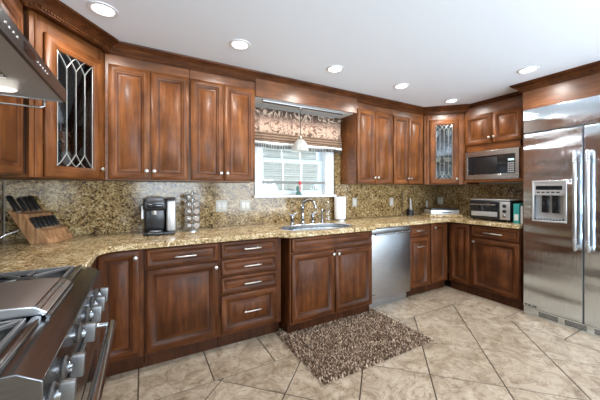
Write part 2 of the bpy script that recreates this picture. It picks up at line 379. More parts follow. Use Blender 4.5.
# ------------------------------------------------------------ cabinets
RINGS = [(0, .021, 'e'), (0, .005, 'e'), (.0045, 0, 'e'), (.042, 0, 'f'), (.045, .005, 'g'), (.055, .0065, 'f'), (.060, .015, 'g'), (.066, .015, 'g'), (.090, .004, 'f'), (.092, .0025, 'f')]
RSM = [(0, .021, 'e'), (0, .005, 'e'), (.0045, 0, 'e'), (.022, 0, 'f'), (.0245, .004, 'g'), (.029, .0045, 'f'), (.032, .009, 'g'), (.043, .003, 'f'), (.045, .002, 'f')]
def panel(name, parent, x, z, w, h, y, mats, small=False, glass_=False, tilt=False):
    V, H, G = mats; rg = RSM if small else RINGS
    if glass_: rg = [(0, .021, 'e'), (0, .005, 'e'), (.0045, 0, 'e'), (.056, 0, 'f'), (.059, .0035, 'g'), (.068, .005, 'f'), (.074, .011, 'g'), (.074, .021, 'g'), (0, .021, 'e')]
    mb = MB(); sc = 1.0
    lim = min(w, h) / 2 - .012
    if rg[-1][0] > lim and not glass_: sc = lim / rg[-1][0]
    for a, b in zip(rg[:-1], rg[1:]):
        ia, ib = a[0] * sc, b[0] * sc
        A = [(ia, a[1], ia), (w - ia, a[1], ia), (w - ia, a[1], h - ia), (ia, a[1], h - ia)]
        B = [(ib, b[1], ib), (w - ib, b[1], ib), (w - ib, b[1], h - ib), (ib, b[1], h - ib)]
        for i in range(4):
            j = (i + 1) % 4; m = G if b[2] == 'g' else (H if i in (0, 2) else V)
            mb.add([A[i], A[j], B[j], B[i]], [(0, 1, 2, 3)], m)
    if not glass_:
        i = rg[-1][0] * sc; d = rg[-1][1]; mb.add([(i, d, i), (w - i, d, i), (w - i, d, h - i), (i, d, h - i)], [(0, 1, 2, 3)], H if small else V)
        mb.add([(0, .021, 0), (w, .021, 0), (w, .021, h), (0, .021, h)], [(3, 2, 1, 0)], V)
    o = mb.build(name, parent, (x, y, z), fix=False); me = o.data
    bm = bmesh.new(); bm.from_mesh(me); bmesh.ops.remove_doubles(bm, verts=bm.verts, dist=1e-5); bmesh.ops.recalc_face_normals(bm, faces=bm.faces); bm.to_mesh(me); bm.free()
    return o
def knob(parent, x, z, y=0):
    mb = MB(); mb.lathe([(0, 0), (.007, 0), (.006, .004), (.005, .012), (.008, .016), (.0145, .019), (.016, .023), (.0135, .028), (.006, .0305), (0, .031)], NICKEL, T(x, y, z) @ RX(R(90)), 16)
    return mb.build('knob', parent)
def pull(parent, x, z, y=0, L=.13, ang=0):
    mb = MB(); M = T(x, y, z) @ RY(ang)
    for s in (-1, 1): mb.lathe([(.0065, 0), (.0045, .004), (.0045, .024), (0, .024)], NICKEL, M @ T(s * L * .37, 0, 0) @ RX(R(90)), 10)
    mb.tube([(-L / 2, -.026, 0), (-L / 2 + .01, -.029, 0), (0, -.030, 0), (L / 2 - .01, -.029, 0), (L / 2, -.026, 0)], [.0045, .006, .0065, .006, .0045], NICKEL, 10, M)
    return mb.build('handle', parent)
UM = (WV, WH, WG); BM = (BV, BH, BG)
def cab_body(root, w, h, d, z0, mat, y0=.021, hollow=False):
    mb = MB(); m2 = mat
    if not hollow: mb.box(0, y0, z0, w, d, z0 + h, m2)
    else:
        mb.box(0, y0, z0, .018, d, z0 + h, m2); mb.box(w - .018, y0, z0, w, d, z0 + h, m2); mb.box(.018, y0, z0, w - .018, d, z0 + .018, m2); mb.box(.018, d - .012, z0 + .018, w - .018, d, z0 + h, m2)
        mb.box(.018, y0, z0 + .018, w - .018, y0 + .02, z0 + h, m2)
    return bev(mb.build('body', root), .0015, 1)
def base_cab(label, x, y, rz, w, fronts, d=.61, toe=True, hollow=False, z0=.105):
    """fronts: list of (kind, x0, z0, x1, z1, [hardware]) in local coordinates, front plane at local y = 0"""
    t = thing('base_cabinet', label, 'cabinet', (x, y, 0), rz)
    cab_body(t, w, .872 - z0, d, z0, BV, hollow=hollow)
    if toe:
        mb = MB(); mb.box(0.001, .065, 0, w - .001, .085, z0, BG); mb.box(.001, .085, 0, .02, d, z0, BH); mb.box(w - .02, .085, 0, w - .001, d, z0, BH); mb.build('toe_kick', t)  # front board in the dark tone: shadow of the recess painted in
    for f in fronts:
        kind, a, b, c, e, hw = f
        p = panel('door' if kind == 'door' else 'drawer', t, a, b, c - a, e - b, 0, BM, small=(kind == 'drawer'))
        for h in hw:
            if h[0] == 'k': knob(p, h[1] - a, h[2] - b)
            else: pull(p, h[1] - a, h[2] - b, 0, h[3])
    return t
ZT = .862
base_cab('narrow one-door lower cabinet in the left corner, knob at upper right, next to range', -.285, 2.27, 0, .29,
         [('door', .022, .125, .262, ZT, [('k', .238, .812)])], d=.60)
base_cab('lower cabinet under the coffee maker, one wide drawer above one door', .008, 2.27, 0, .522,
         [('drawer', .012, .728, .510, ZT, [('p', .27, .792, .15)]), ('door', .012, .125, .510, .716, [('k', .492, .675)])], d=.60)
base_cab('four-drawer lower cabinet with bar pulls left of the sink cabinet', .532, 2.27, 0, .548,
         [('drawer', .014, .735, .500, ZT, [('p', .27, .798, .15)]), ('drawer', .014, .592, .500, .722, [('p', .27, .657, .15)]),
          ('drawer', .014, .448, .500, .579, [('p', .27, .513, .15)]), ('door', .014, .125, .500, .435, [('p', .27, .28, .15)])], d=.60)
base_cab('bumped-out sink cabinet with false drawer front above two doors with centre knobs', 1.115, 2.165, 0, .955,
         [('drawer', .014, .735, .935, ZT, []), ('door', .014, .125, .468, .722, [('k', .444, .682)]), ('door', .478, .125, .935, .722, [('k', .502, .682)])], d=.705, hollow=True)
base_cab('lower cabinet right of the dishwasher, small drawer over pull-out door', 2.735, 2.27, 0, .375,
         [('drawer', .010, .728, .352, ZT, [('p', .18, .795, .13)]), ('door', .010, .125, .352, .716, [('p', .18, .605, .13)])], d=.60)
base_cab('narrow door of the far corner lower cabinet, facing the camera, knob at upper left', 3.112, 2.27, 0, .378,
         [('door', .030, .125, .318, ZT, [('k', .075, .812)])], d=.60)
base_cab('narrow plain lower corner cabinet door beside the far corner, no knob', 3.475, 2.2755, R(-90), .285,
         [('door', .030, .125, .268, ZT, [])], d=.62)
base_cab('lower cabinet under the toaster oven, long drawer over one wide door, next to fridge', 3.475, 1.9885, R(-90), .516,
         [('drawer', .014, .722, .508, ZT, [('p', .26, .785, .20)]), ('door', .014, .125, .508, .708, [('k', .045, .668)])], d=.62)
base_cab('lower cabinet between the range and the left corner facing right', -.27, 1.745, R(90), .505, [('door', .02, .125, .42, ZT, [('k', .05, .80)])], d=.62)
# filler post behind the corner / blind panels between the sink bump and dishwasher
mb = MB(); mb.box(2.0705, 2.29, 0.105, 2.098, 2.86, .872, BV); tag(mb.build('filler_strip'), 'narrow wood filler strip between sink cabinet and dishwasher', 'cabinet trim')

def upper_cab(label, x, y, rz, w, z0, z1, doors, d=.335, rail=True, ztop=2.36, name='wall_cabinet', extra=None):
    t = thing(name, label, 'cabinet', (x, y, z0), rz)
    mb = MB(); mb.box(0, .021, 0, w, d, ztop - z0, WB)
    bev(mb.build('body', t), .0015, 1)
    for a, c, kx, kz in doors:
        p = panel('door', t, a, .006, c - a, z1 - z0 - .006, 0, UM)
        if kx is not None: knob(p, kx - a, kz)
    return t
Z0 = 1.36; ZD = 2.243
upper_cab('upper cabinet pair of doors nearest the left glass corner cabinet', -.252, 2.565, 0, .600, Z0, ZD, [(.022, .300, .276, .070), (.306, .594, .330, .070)], d=.325)
upper_cab('upper cabinet pair of doors just left of the window', .350, 2.565, 0, .592, Z0, ZD, [(.008, .286, .262, .070), (.293, .585, .318, .070)], d=.325)
upper_cab('upper cabinet pair of doors just right of the window', 2.195, 2.565, 0, .600, Z0, ZD, [(.008, .294, .270, .070), (.300, .592, .324, .070)], d=.325)
upper_cab('upper cabinet pair of doors beside the far glass corner cabinet', 2.797, 2.565, 0, .600, Z0, ZD, [(.008, .286, .262, .070), (.292, .565, .316, .070)], d=.325)
upper_cab('upper cabinet on the left wall beyond the steel range hood', -.57, 1.745, R(90), .40, Z0, ZD, [(.01, .335, None, .070)], d=.325)

# microwave cabinet
t = thing('microwave_cabinet', 'two-door upper cabinet with open niche below holding the microwave', 'cabinet', (3.735, 2.215, 1.385), R(-90))
mb = MB(); w = .665
mb.box(0, .021, .47, w, .36, .975, WB)                                     # upper box
mb.box(0, .021, .395, w, .05, .47, WH)                                     # rail above niche
mb.box(0, .021, 0, .016, .36, .47, WV); mb.box(w - .035, .021, 0, w, .36, .47, WV); mb.box(.016, .34, .03, w - .035, .36, .47, WI)
mb.box(.0, .0, 0, w, .36, .030, WH)
mb.build('body', t)
p = panel('door', t, .012, .478, .325, .378, 0, UM); knob(p, .30, .07)
p = panel('door', t, .343, .478, .31, .378, 0, UM); knob(p, .025, .07)

# glass-door corner cabinets
def inv(root_loc, rz, pts): 
    M = (T(root_loc[0], root_loc[1], 0) @ RZ(rz)).inverted(); return [tuple((M @ Vector((x, y, 0)))[:2]) for x, y in pts]
def glass_cab(label, A, B, others, door, kx, seedv):
    rz = math.atan2(B[1] - A[1], B[0] - A[0]); w = math.dist(A, B)
    t = thing('glass_corner_cabinet', label, 'cabinet', (A[0], A[1], Z0), rz)
    poly = inv(A, rz, [A, B] + others); h = 2.36 - Z0
    poly = [(p[0], p[1] + .021) if i < 2 else p for i, p in enumerate(poly)]
    mb = MB(); mb.prism(poly, 0, .018, WV); mb.prism(poly, h - .04, h, WV)
    for i in range(1, len(poly)):
        a, b = Vector(poly[i]), Vector(poly[(i + 1) % len(poly)]); d = (b - a).normalized(); n = Vector((-d.y, d.x)) * .012
        mb.prism([tuple(a), tuple(b), tuple(b + n), tuple(a + n)], .018, h - .04, WI)
    mb.box(-.026, .0205, 0, door[0] + .03, .040, h, WV); mb.box(door[1] - .03, .0205, 0, w + .030, .040, h, WV)
    mb.box(door[0] + .03, .0205, ZD - Z0 - .03, door[1] - .03, .040, h, WB); mb.box(door[0] + .03, .0205, 0, door[1] - .03, .040, .03, WH)
    # fluted edge stiles
    for xx in (.006, w - .006): mb.tube([(xx, .019, 0), (xx, .019, h)], .006, WV, 8)
    mb.build('body', t)
    dw = door[1] - door[0]; dh = ZD - Z0 - .006
    p = panel('door', t, door[0], .006, dw, dh, 0, UM, glass_=True)
    knob(p, kx, .070)
    mb = MB(); mb.box(.072, .012, .072, dw - .072, .015, dh - .072, CABGLASS); mb.build('glass_pane', p)
    # lead came: three uprights and crossing arches at both ends
    mb = MB(); x0, x1, z0, z1 = .074, dw - .074, .074, dh - .074; W_ = x1 - x0; q = W_ / 4; r = .0024; y = .010
    def ln(pts): mb.tube([(a, y, b) for a, b in pts], r, LEAD, 6)
    for k in (1, 2, 3): ln([(x0 + q * k, z0 + q * 1.35), (x0 + q * k, z1 - q * 1.35)])
    for zz, s in ((z0, 1), (z1, -1)):
        for k in (1, 2, 3):
            cx_ = x0 + q * k
            for d in (-1, 1):
                pts = []
                for i in range(7):
                    u = i / 6; xx = cx_ + d * q * u; z_ = zz + s * q * 1.35 * (1 - u) ** 1.35
                    pts.append((xx, z_))
                ln(pts)
            dia = []
        for k in (.5, 1.5, 2.5, 3.5):
            pass
    for zz in (z0 + (z1 - z0) * .5,): pass
    # border lines
    ln([(x0 + .004, z0), (x0 + .004, z1)]); ln([(x1 - .004, z0), (x1 - .004, z1)])
    mb.build('lead_came', p)
    for k, zz in enumerate((.30, .58)):
        sh = [(poly[0][0] + .03, .06), (poly[1][0] - .03, .06)] + [((q_[0] - w / 2) * .9 + w / 2, q_[1] * .93) for q_ in poly[2:]]
        mb = MB(); mb.prism(sh, zz, zz + .012, GLASS if False else WI); mb.build('shelf', t)
    return t, rz, w
gl, rzl, wl = glass_cab('near left corner cabinet with leaded glass door beside the range hood', (-.545, 2.20), (-.255, 2.565), [(-.255, 2.885), (-.905, 2.885), (-.905, 2.20)], (.050, .455), .385, 1)
gr, rzr, wr = glass_cab('far corner cabinet with leaded glass door next to the microwave', (3.425, 2.555), (3.757, 2.223), [(4.10, 2.223), (4.10, 2.89), (3.425, 2.89)], (.045, .400), .325, 2)
def local_to_world(A, rz, x, y): 
    p = T(A[0], A[1], 0) @ RZ(rz) @ Vector((x, y, 0)); return p.x, p.y
# glassware in the corner cabinets
def goblet():
    mb = MB(); mb.lathe([(0, 0), (.032, 0), (.032, .003), (.005, .008), (.004, .07), (.02, .085), (.036, .115), (.038, .14), (.033, .17), (.031, .17), (.035, .14), (.033, .117), (.0, .09)], CUPGL, None, 18); return mb.build('wine_glass')
CUPGL = simple('crystal', (.80, .83, .84), .05, 0, Transmission_Weight=.6, IOR=1.3)
def bowl(col=CREAM):
    mb = MB(); mb.lathe([(0, 0), (.03, 0), (.032, .006), (.05, .03), (.066, .065), (.062, .065), (.046, .032), (.0, .012)], col, None, 20); return mb.build('bowl')
g0 = goblet(); first = True
spotsL = [(.12, .12, .0182), (.20, .16, .0182), (.29, .12, .0182), (.37, .15, .0182), (.14, .14, .3122), (.25, .13, .3122), (.36, .15, .3122), (.16, .14, .5922), (.33, .14, .5922)]
names = ['bottom', 'middle', 'top']
pos = ['leftmost', 'second from left', 'third from left', 'rightmost']
rows = {}
for A, rz, spots, which in (((-.545, 2.20), rzl, spotsL, 'left'), ((3.425, 2.555), rzr, [(.13, .13, .0182), (.23, .14, .0182), (.33, .13, .0182), (.15, .14, .5922), (.31, .14, .5922)], 'far')):
    for (x, y, z) in spots:
        o = g0 if first else g0.copy()
        if not first: C.objects.link(o)
        first = False
        wx, wy = local_to_world(A, rz, x, y); o.location = (wx, wy, Z0 + z)
        lev = 'bottom' if z < .1 else ('middle' if z < .5 else 'top')
        same = [s for s in spots if s[2] == z]; i = same.index((x, y, z))
        side = {1: ['only'], 2: ['left', 'right'], 3: ['left', 'middle', 'right'], 4: ['leftmost', 'second', 'third', 'rightmost']}[len(same)][i]
        tag(o, f'{side} stemmed glass on the {lev} shelf behind the {which} leaded glass door', 'glass', 'wine glasses behind the leaded doors')
for (x, y, col, lab) in ((.15, .14, CREAM, 'left cream bowl on the middle shelf behind the far leaded door'), (.30, .14, CREAM, 'right cream bowl on the middle shelf behind the far leaded door')):
    o = bowl(col); wx, wy = local_to_world((3.425, 2.555), rzr, x, y); o.location = (wx, wy, Z0 + .3122); tag(o, lab, 'bowl', 'bowls in the far corner cabinet')

# bridging panel above the window and its soffit
mb = MB(); mb.box(.943, 2.567, 2.185, 2.194, 2.587, 2.36, WB); tag(mb.build('valance_board'), 'long wood panel spanning above the window between the upper cabinets', 'cabinet trim')
mb = MB(); mb.box(.943, 2.5875, 2.19, 2.194, 2.895, 2.205, WHITE); tag(mb.build('trim_7'), kind='structure')

# ------------------------------------------------------------ worktop with sink hole
def smooth_s(x0, y0, x1, y1, n=8):
    return [(x0 + (x1 - x0) * i / n, y0 + (y1 - y0) * (.5 - .5 * math.cos(PI * i / n))) for i in range(n + 1)]
SX, SY, SRX, SRY = 1.535, 2.405, .385, .205
def sink_ring(k, n=40): return [(SX + SRX * k * math.copysign(abs(math.cos(2 * PI * i / n)) ** .85, math.cos(2 * PI * i / n)), SY + SRY * k * math.copysign(abs(math.sin(2 * PI * i / n)) ** .85, math.sin(2 * PI * i / n))) for i in range(n)]
poly = [(-.915, 1.738), (-.245, 1.738), (-.245, 2.10)] + arc(-.115, 2.11, .13, 180, 90, 6)[1:] + smooth_s(.98, 2.24, 1.11, 2.13) + smooth_s(2.06, 2.13, 2.18, 2.24) + [(3.42, 2.24), (3.442, 2.22), (3.442, 1.472), (4.105, 1.472), (4.105, 2.895), (-.915, 2.895)]
mb = MB(); mb.prism(poly, .874, .914, GRAN_LIT, holes=[sink_ring(1)])
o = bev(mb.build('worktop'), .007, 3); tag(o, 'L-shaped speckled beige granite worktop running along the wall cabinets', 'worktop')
# backsplashes
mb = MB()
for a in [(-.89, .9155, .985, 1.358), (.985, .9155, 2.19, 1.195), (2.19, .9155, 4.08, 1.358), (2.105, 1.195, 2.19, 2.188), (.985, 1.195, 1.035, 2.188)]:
    mb.box(a[0], 2.878, a[1], a[2], 2.898, a[3], SPLASH_SHADED)
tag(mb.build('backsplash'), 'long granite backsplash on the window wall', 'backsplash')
mb = MB(); mb.box(XL + .002, 1.735, .9155, XL + .022, 2.876, 1.358, SPLASH_SHADED); mb.box(XL + .002, .3, .9155, XL + .022, 1.73, 1.9, STEEL)
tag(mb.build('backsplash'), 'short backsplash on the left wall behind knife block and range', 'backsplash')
mb = MB(); mb.box(4.086, 1.475, .9155, 4.106, 2.876, 1.358, SPLASH_SHADED)
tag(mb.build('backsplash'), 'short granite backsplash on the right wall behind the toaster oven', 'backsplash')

# sink
t = thing('kitchen_sink', 'oval stainless undermount sink below the window', 'sink', (SX, SY, .874))
def ring3(k, z, n=40): return [(x - SX, y - SY, z) for x, y in sink_ring(k, n)]
mb = MB(); levels = [(1.03, -.0005), (1.0, -.0005), (.985, -.02), (.95, -.12), (.88, -.155), (.6, -.17), (.12, -.175)]
vs = [p for k, z in levels for p in ring3(k, z)]; n = 40
fs = [(j * n + i, j * n + (i + 1) % n, (j + 1) * n + (i + 1) % n, (j + 1) * n + i) for j in range(len(levels) - 1) for i in range(n)] + [tuple(range(6 * n, 7 * n))]
mb.add(vs, fs, SINKST, smooth=True); o = mb.build('bowl', t); sm = o.modifiers.new('s', 'SOLIDIFY'); sm.thickness = .0015; sm.offset = -1
mb = MB(); q_ = [(.985, .0385), (1.0, .0425), (1.045, .0425), (1.06, .0402), (1.0, .0402), (.985, .0385)]
vs = [p for k, z in q_ for p in ring3(k, z)]; mb.add(vs, [(j * n + i, j * n + (i + 1) % n, (j + 1) * n + (i + 1) % n, (j + 1) * n + i) for j in range(5) for i in range(n)], SINKST, smooth=True)
vs = [p for k, z in [(.992, .0385), (.992, -.001)] for p in ring3(k, z)]; mb.add(vs, [(i, (i + 1) % n, n + (i + 1) % n, n + i) for i in range(n)], SINKST, smooth=True)
mb.build('rim', t)
mb = MB(); mb.lathe([(0, 0), (.042, 0), (.045, .003), (.030, .003), (.0, .001)], CHROME, T(0, 0, -.1735), 20); mb.build('drain', t)
# faucet
t = thing('bridge_faucet', 'tall chrome kitchen faucet with high curved spout behind the sink', 'faucet', (1.535, 2.70, .914))
mb = MB(); mb.lathe([(0, 0), (.034, 0), (.034, .008), (.022, .016), (.018, .05), (.022, .06), (.017, .075), (.015, .15), (.021, .165), (.023, .185), (.014, .20), (0, .205)], FAUCET, None, 20); mb.build('column', t)
mb = MB(); pts = [(0, 0, .18), (.0, -.008, .212)] + [(.012 + .030 * (1 - math.cos(R(a))) * .9, -.01 - .070 * (1 - math.cos(R(a))), .215 + .045 * math.sin(R(a))) for a in range(15, 176, 20)] + [(.068, -.152, .195)]
mb.tube(pts, [.012] * len(pts), FAUCET, 12); mb.lathe([(.016, 0), (.018, .008), (.012, .03), (0, .032)], FAUCET, T(.068, -.152, .175), 14); mb.build('spout', t)
mb = MB(); mb.tube([(0, 0, .19), (0, .0, .235), (-.01, .0, .25)], [.006, .007, .009], FAUCET, 10); mb.build('lever', t)
def tap(x, y, label):
    t = thing('faucet_handle', label, 'faucet handle', (x, y, .914), 0, 'taps either side of the faucet')
    mb = MB(); mb.lathe([(0, 0), (.027, 0), (.027, .006), (.017, .014), (.013, .05), (.02, .065), (.021, .085), (.012, .10), (0, .103)], FAUCET, None, 18); mb.build('stem', t)
    mb = MB(); mb.tube([(-.045, 0, .118), (0, 0, .098), (.05, -.01, .125)], [.005, .009, .006], FAUCET, 10); mb.lathe([(0, -.008), (.008, 0), (0, .008)], WHITE, T(.05, -.01, .125), 10); mb.build('lever', t); return t
tap(1.385, 2.66, 'chrome tap handle left of the tall faucet'); tap(1.665, 2.70, 'chrome tap handle right of the tall faucet')
t = thing('side_sprayer', 'slim chrome side sprayer right of the faucet handles', 'sprayer', (1.80, 2.71, .914))
mb = MB(); mb.lathe([(0, 0), (.024, 0), (.024, .005), (.014, .012), (.011, .035), (0, .035)], FAUCET, None, 16); mb.build('base', t)
mb = MB(); mb.lathe([(.009, .030), (.012, .06), (.009, .11), (.015, .135), (.013, .15), (0, .152)], FAUCET, None, 16); mb.build('spray_head', t)
t = thing('glass_vase', 'tall clear glass bottle between the sprayer and paper towels', 'vase', (1.93, 2.78, .9145))
mb = MB(); mb.lathe([(0, .0), (.03, 0), (.033, .01), (.033, .16), (.018, .20), (.014, .24), (.018, .255), (.016, .255), (.012, .24), (.016, .20), (.030, .158), (.030, .014), (0, .012)], GLASS, None, 24); mb.build('glass', t)

# ------------------------------------------------------------ dishwasher
t = thing('dishwasher', 'stainless steel dishwasher with bar handle right of the sink', 'dishwasher', (2.102, 2.25, 0))
mb = MB(); mb.box(.004, .035, .09, .624, .60, .868, MBLACK); mb.build('body', t)
mb = MB(); mb.rbox(.004, 0, .105, .624, .034, .812, .004, DWST); bev(mb.build('door', t), .001)
mb = MB(); mb.rbox(.004, .0, .815, .624, .034, .866, .004, DWST); mb.build('control_panel', t)
mb = MB(); mb.tube([(.035, -.045, .812), (.59, -.045, .812)], .011, CHROME, 14)
for xx in (.07, .555): mb.tube([(xx, 0, .806), (xx, -.045, .812)], .009, CHROME, 10)
mb.build('handle', t)
mb = MB(); mb.box(.01, .055, 0, .618, .075, .09, DWST); mb.build('kick_plate', t)
mb = MB(); mb.box(.03, -.0012, .155, .075, .0, .163, DARKPRINT); mb.build('badge', t)

# ------------------------------------------------------------ refrigerator (front faces -X); local x runs along -Y, local y into the wall
FY = 1.435
t = thing('refrigerator', 'large built-in stainless side-by-side refrigerator with ice dispenser at right', 'refrigerator', (3.45, FY, 0), R(-90))
FW = 1.21; LD = .455
mb = MB(); mb.box(.0, .06, .06, FW, .64, 2.113, HOODST); bev(mb.build('body', t), .002, 1)
def door_with_hole(name, x0, x1, z0, z1, hole, y0=0, y1=.055):
    mb = MB(); bv = .004
    if hole:
        a, b, c, d = hole
        mb.prism([(x0, z0), (x1, z0), (x1, z1), (x0, z1)], y0, y1, FRIDGE, 'y', holes=[[(a, b), (c, b), (c, d), (a, d)]])
    else: mb.box(x0, y0, z0, x1, y1, z1, FRIDGE)
    return bev(mb.build(name, t), bv, 3)
hole = (.085, .975, .345, 1.372)
dl = door_with_hole('door', .004, LD, .085, 1.858, hole); dr = door_with_hole('door', LD + .012, FW - .004, .085, 1.858, None)
mb = MB(); mb.rbox(.004, 0, 1.872, FW - .004, .055, 2.108, .004, FRIDGE); mb.build('top_grille', t)
mb = MB(); a, b, c, d = hole
for q in [(a - .004, d - .014, c + .004, d + .004), (a - .004, b - .004, c + .004, b + .012), (a - .004, b + .012, a + .012, d - .014), (c - .012, b + .012, c + .004, d - .014)]:
    mb.box(q[0], -.008, q[1], q[2], .004, q[3], SILVER)
bev(mb.build('dispenser_frame', dl), .003)
mb = MB(); mb.box(a + .012, -.003, 1.232, c - .012, .05, d - .014, SILVER)
mb.box(a + .028, -.0045, 1.285, c - .028, -.003, 1.325, DGLASS)
for k in range(5): mb.box(a + .035 + k * .038, -.0045, 1.255, a + .060 + k * .038, -.003, 1.268, MBLACK)
mb.build('control_panel', dl)
mb = MB(); mb.box(a + .012, .050, b + .012, c - .012, .054, 1.232, SILVER)
mb.add([(a + .012, -.0, b + .012), (c - .012, -.0, b + .012), (c - .012, .05, b + .03), (a + .012, .05, b + .03)], [(0, 1, 2, 3)], MBLACK)
for q in range(9): mb.box(a + .03 + q * .0235, .002, b + .016, a + .036 + q * .0235, .045, b + .034, GREY)
mb.build('dispenser_recess', dl)
mb = MB(); mb.rbox(a + .065, .018, 1.06, a + .12, .040, 1.232, .006, DGLASS); mb.rbox(a + .145, .018, 1.06, a + .20, .040, 1.232, .006, DGLASS); mb.build('paddle', dl)
for par, xx in ((dl, LD - .035), (dr, LD + .05)):
    mb = MB(); yb = -.062
    mb.tube([(xx, -.02, 1.60), (xx, yb + .01, 1.625), (xx, yb, 1.60), (xx, yb, 1.2), (xx, yb, .79), (xx, yb + .01, .745), (xx, -.02, .77)], .0145, HANDST, 14)
    for zz in (1.595, .775): mb.tube([(xx, .0, zz), (xx, yb, zz)], .0125, HANDST, 12)
    for zz in (1.56, 1.535, .81, .835): mb.lathe([(.0145, -.006), (.018, 0), (.0145, .006)], HANDST, T(xx, yb, zz), 14)
    mb.build('handle', par)
mb = MB(); mb.box(.004, .012, .0, FW - .004, .06, .078, FRIDGE); o = mb.build('toe_grille', t)
mb = MB()
for k in range(5):
    x = .13 + k * .20
    for j in range(4): mb.box(x, .0085, .022 + j * .012, x + .15, .0118, .028 + j * .012, MBLACK)
mb.build('vent_slots', o)
mb = MB()
for k, (w_, h_) in enumerate([(.008, .022), (.008, .022), (.012, .018), (.006, .022), (.010, .014), (.010, .022), (.012, .02)]): mb.box(.018 + k * .0145, -.0008, .098, .018 + k * .0145 + w_, .0002, .098 + h_, DARKPRINT)
mb.build('badge', dl)
# surround
t = thing('refrigerator_surround', 'wood surround with panel above and beside the refrigerator', 'cabinet', (3.53, 1.47, 0), R(-90))
mb = MB(); mb.box(0, 0, .0, .022, .57, 2.115, BV); bev(mb.build('side_panel', t), .001, 1)
mb = MB(); mb.box(0, 0, 2.116, 1.7, .57, 2.36, WB); bev(mb.build('header', t), .001, 1)
mb = MB(); mb.box(1.268, 0, .0, 1.29, .57, 2.115, BV); mb.build('side_panel', t)

# ------------------------------------------------------------ microwave
t = thing('microwave_oven', 'stainless trimmed microwave built in below the small far cabinet', 'microwave', (3.731, 2.198, 1.4165), R(-90))
mw, mh = .612, .355
mb = MB(); mb.box(.01, .03, .005, mw - .01, .33, mh - .015, MBLACK); mb.build('body', t)
mb = MB()
for q in [(0, 0, mw, .062), (0, mh - .062, mw, mh - .0), (0, .062, .035, mh - .062), (mw - .040, .062, mw, mh - .062)]: mb.box(q[0], -.006, q[1], q[2], .03, q[3], STEEL)
bev(mb.build('trim_frame', t), .003)
mb = MB(); mb.box(.035, -.001, .062, mw - .125, .025, mh - .062, DGLASS); o = mb.build('door', t)
mb = MB(); mb.rbox(.14, -.0025, .085, .38, -.0005, mh - .085, .0008, BLACK); mb.build('window', o)
mb = MB(); mb.box(mw - .123, -.001, .062, mw - .040, .025, mh - .062, BLACK); o = mb.build('control_panel', t)
mb = MB()
for r_ in range(5):
    for c_ in range(3): mb.box(mw - .115 + c_ * .023, -.0022, .075 + r_ * .025, mw - .098 + c_ * .023, -.001, .090 + r_ * .025, GREY)
mb.build('buttons', o)
mb = MB(); mb.box(mw - .112, -.0022, .213, mw - .052, -.001, .235, CLOCK); mb.build('display', o)

# ------------------------------------------------------------ pro range (front faces +X), local x = +Y, local y = -X (into wall)
RY0 = .79; RL = .940
t = thing('gas_range', 'stainless professional gas range with knobs at near left', 'range', (-.186, RY0, 0), R(90))
mb = MB(); mb.box(0.003, .03, .12, RL - .003, .71, .80, STEEL)
mb.prism([(.0, .800), (.71, .800), (.71, .892), (.072, .905), (.042, .904), (.0, .878)], 0, RL, LAND, 'x'); bev(mb.build('body', t), .002, 2)
mb = MB(); mb.prism([(.004, .800), (.03, .800), (.03, .715), (.016, .715)], .004, RL - .004, LAND, 'x'); mb.build('control_panel', t)
mb = MB(); mb.rbox(.006, .0, .17, RL - .006, .03, .705, .006, STEEL); d0 = mb.build('oven_door', t)
mb = MB(); mb.box(.16, -.002, .30, RL - .16, .002, .56, DGLASS); mb.build('window', d0)
mb = MB(); yb = -.058; z_ = .655
mb.tube([(.06, yb, z_), (RL - .14, yb, z_)], .019, CHROME, 16)
for xx in (.075, RL - .155): mb.tube([(xx, .0, z_ + .01), (xx, yb * .6, z_ + .008), (xx, yb, z_)], [.013, .012, .014], CHROME, 12)
mb.build('handle', d0)
mb = MB(); mb.box(.006, .04, .03, RL - .006, .06, .165, HOODST); mb.build('kick_plate', t)
mb = MB()
for xx in (.05, RL - .05):
    for yy in (.1, .6): mb.lathe([(0, 0), (.02, 0), (.02, .13), (0, .13)], CHROME, T(xx, yy, 0), 12)
mb.build('foot', t)
for k, yy in enumerate((.848, .970, 1.175, 1.335, 1.445, 1.565)):
    xx = yy - RY0; M = T(xx, .008, .808) @ RX(R(90 + 4))
    mb = MB(); mb.lathe([(.034, -.014), (.035, -.004), (.030, .0), (.026, .004), (.030, .010), (.026, .014), (.019, .018), (0, .018)], KNOBST, M, 22); kn = mb.build('knob_bezel', t)
    mb = MB(); mb.lathe([(.014, .016), (.014, .028), (.0, .028)], CHROME, M, 18); mb.rbox(-.0095, -.031, .022, .0095, .031, .054, .004, KNOBST, M); mb.build('knob', kn)
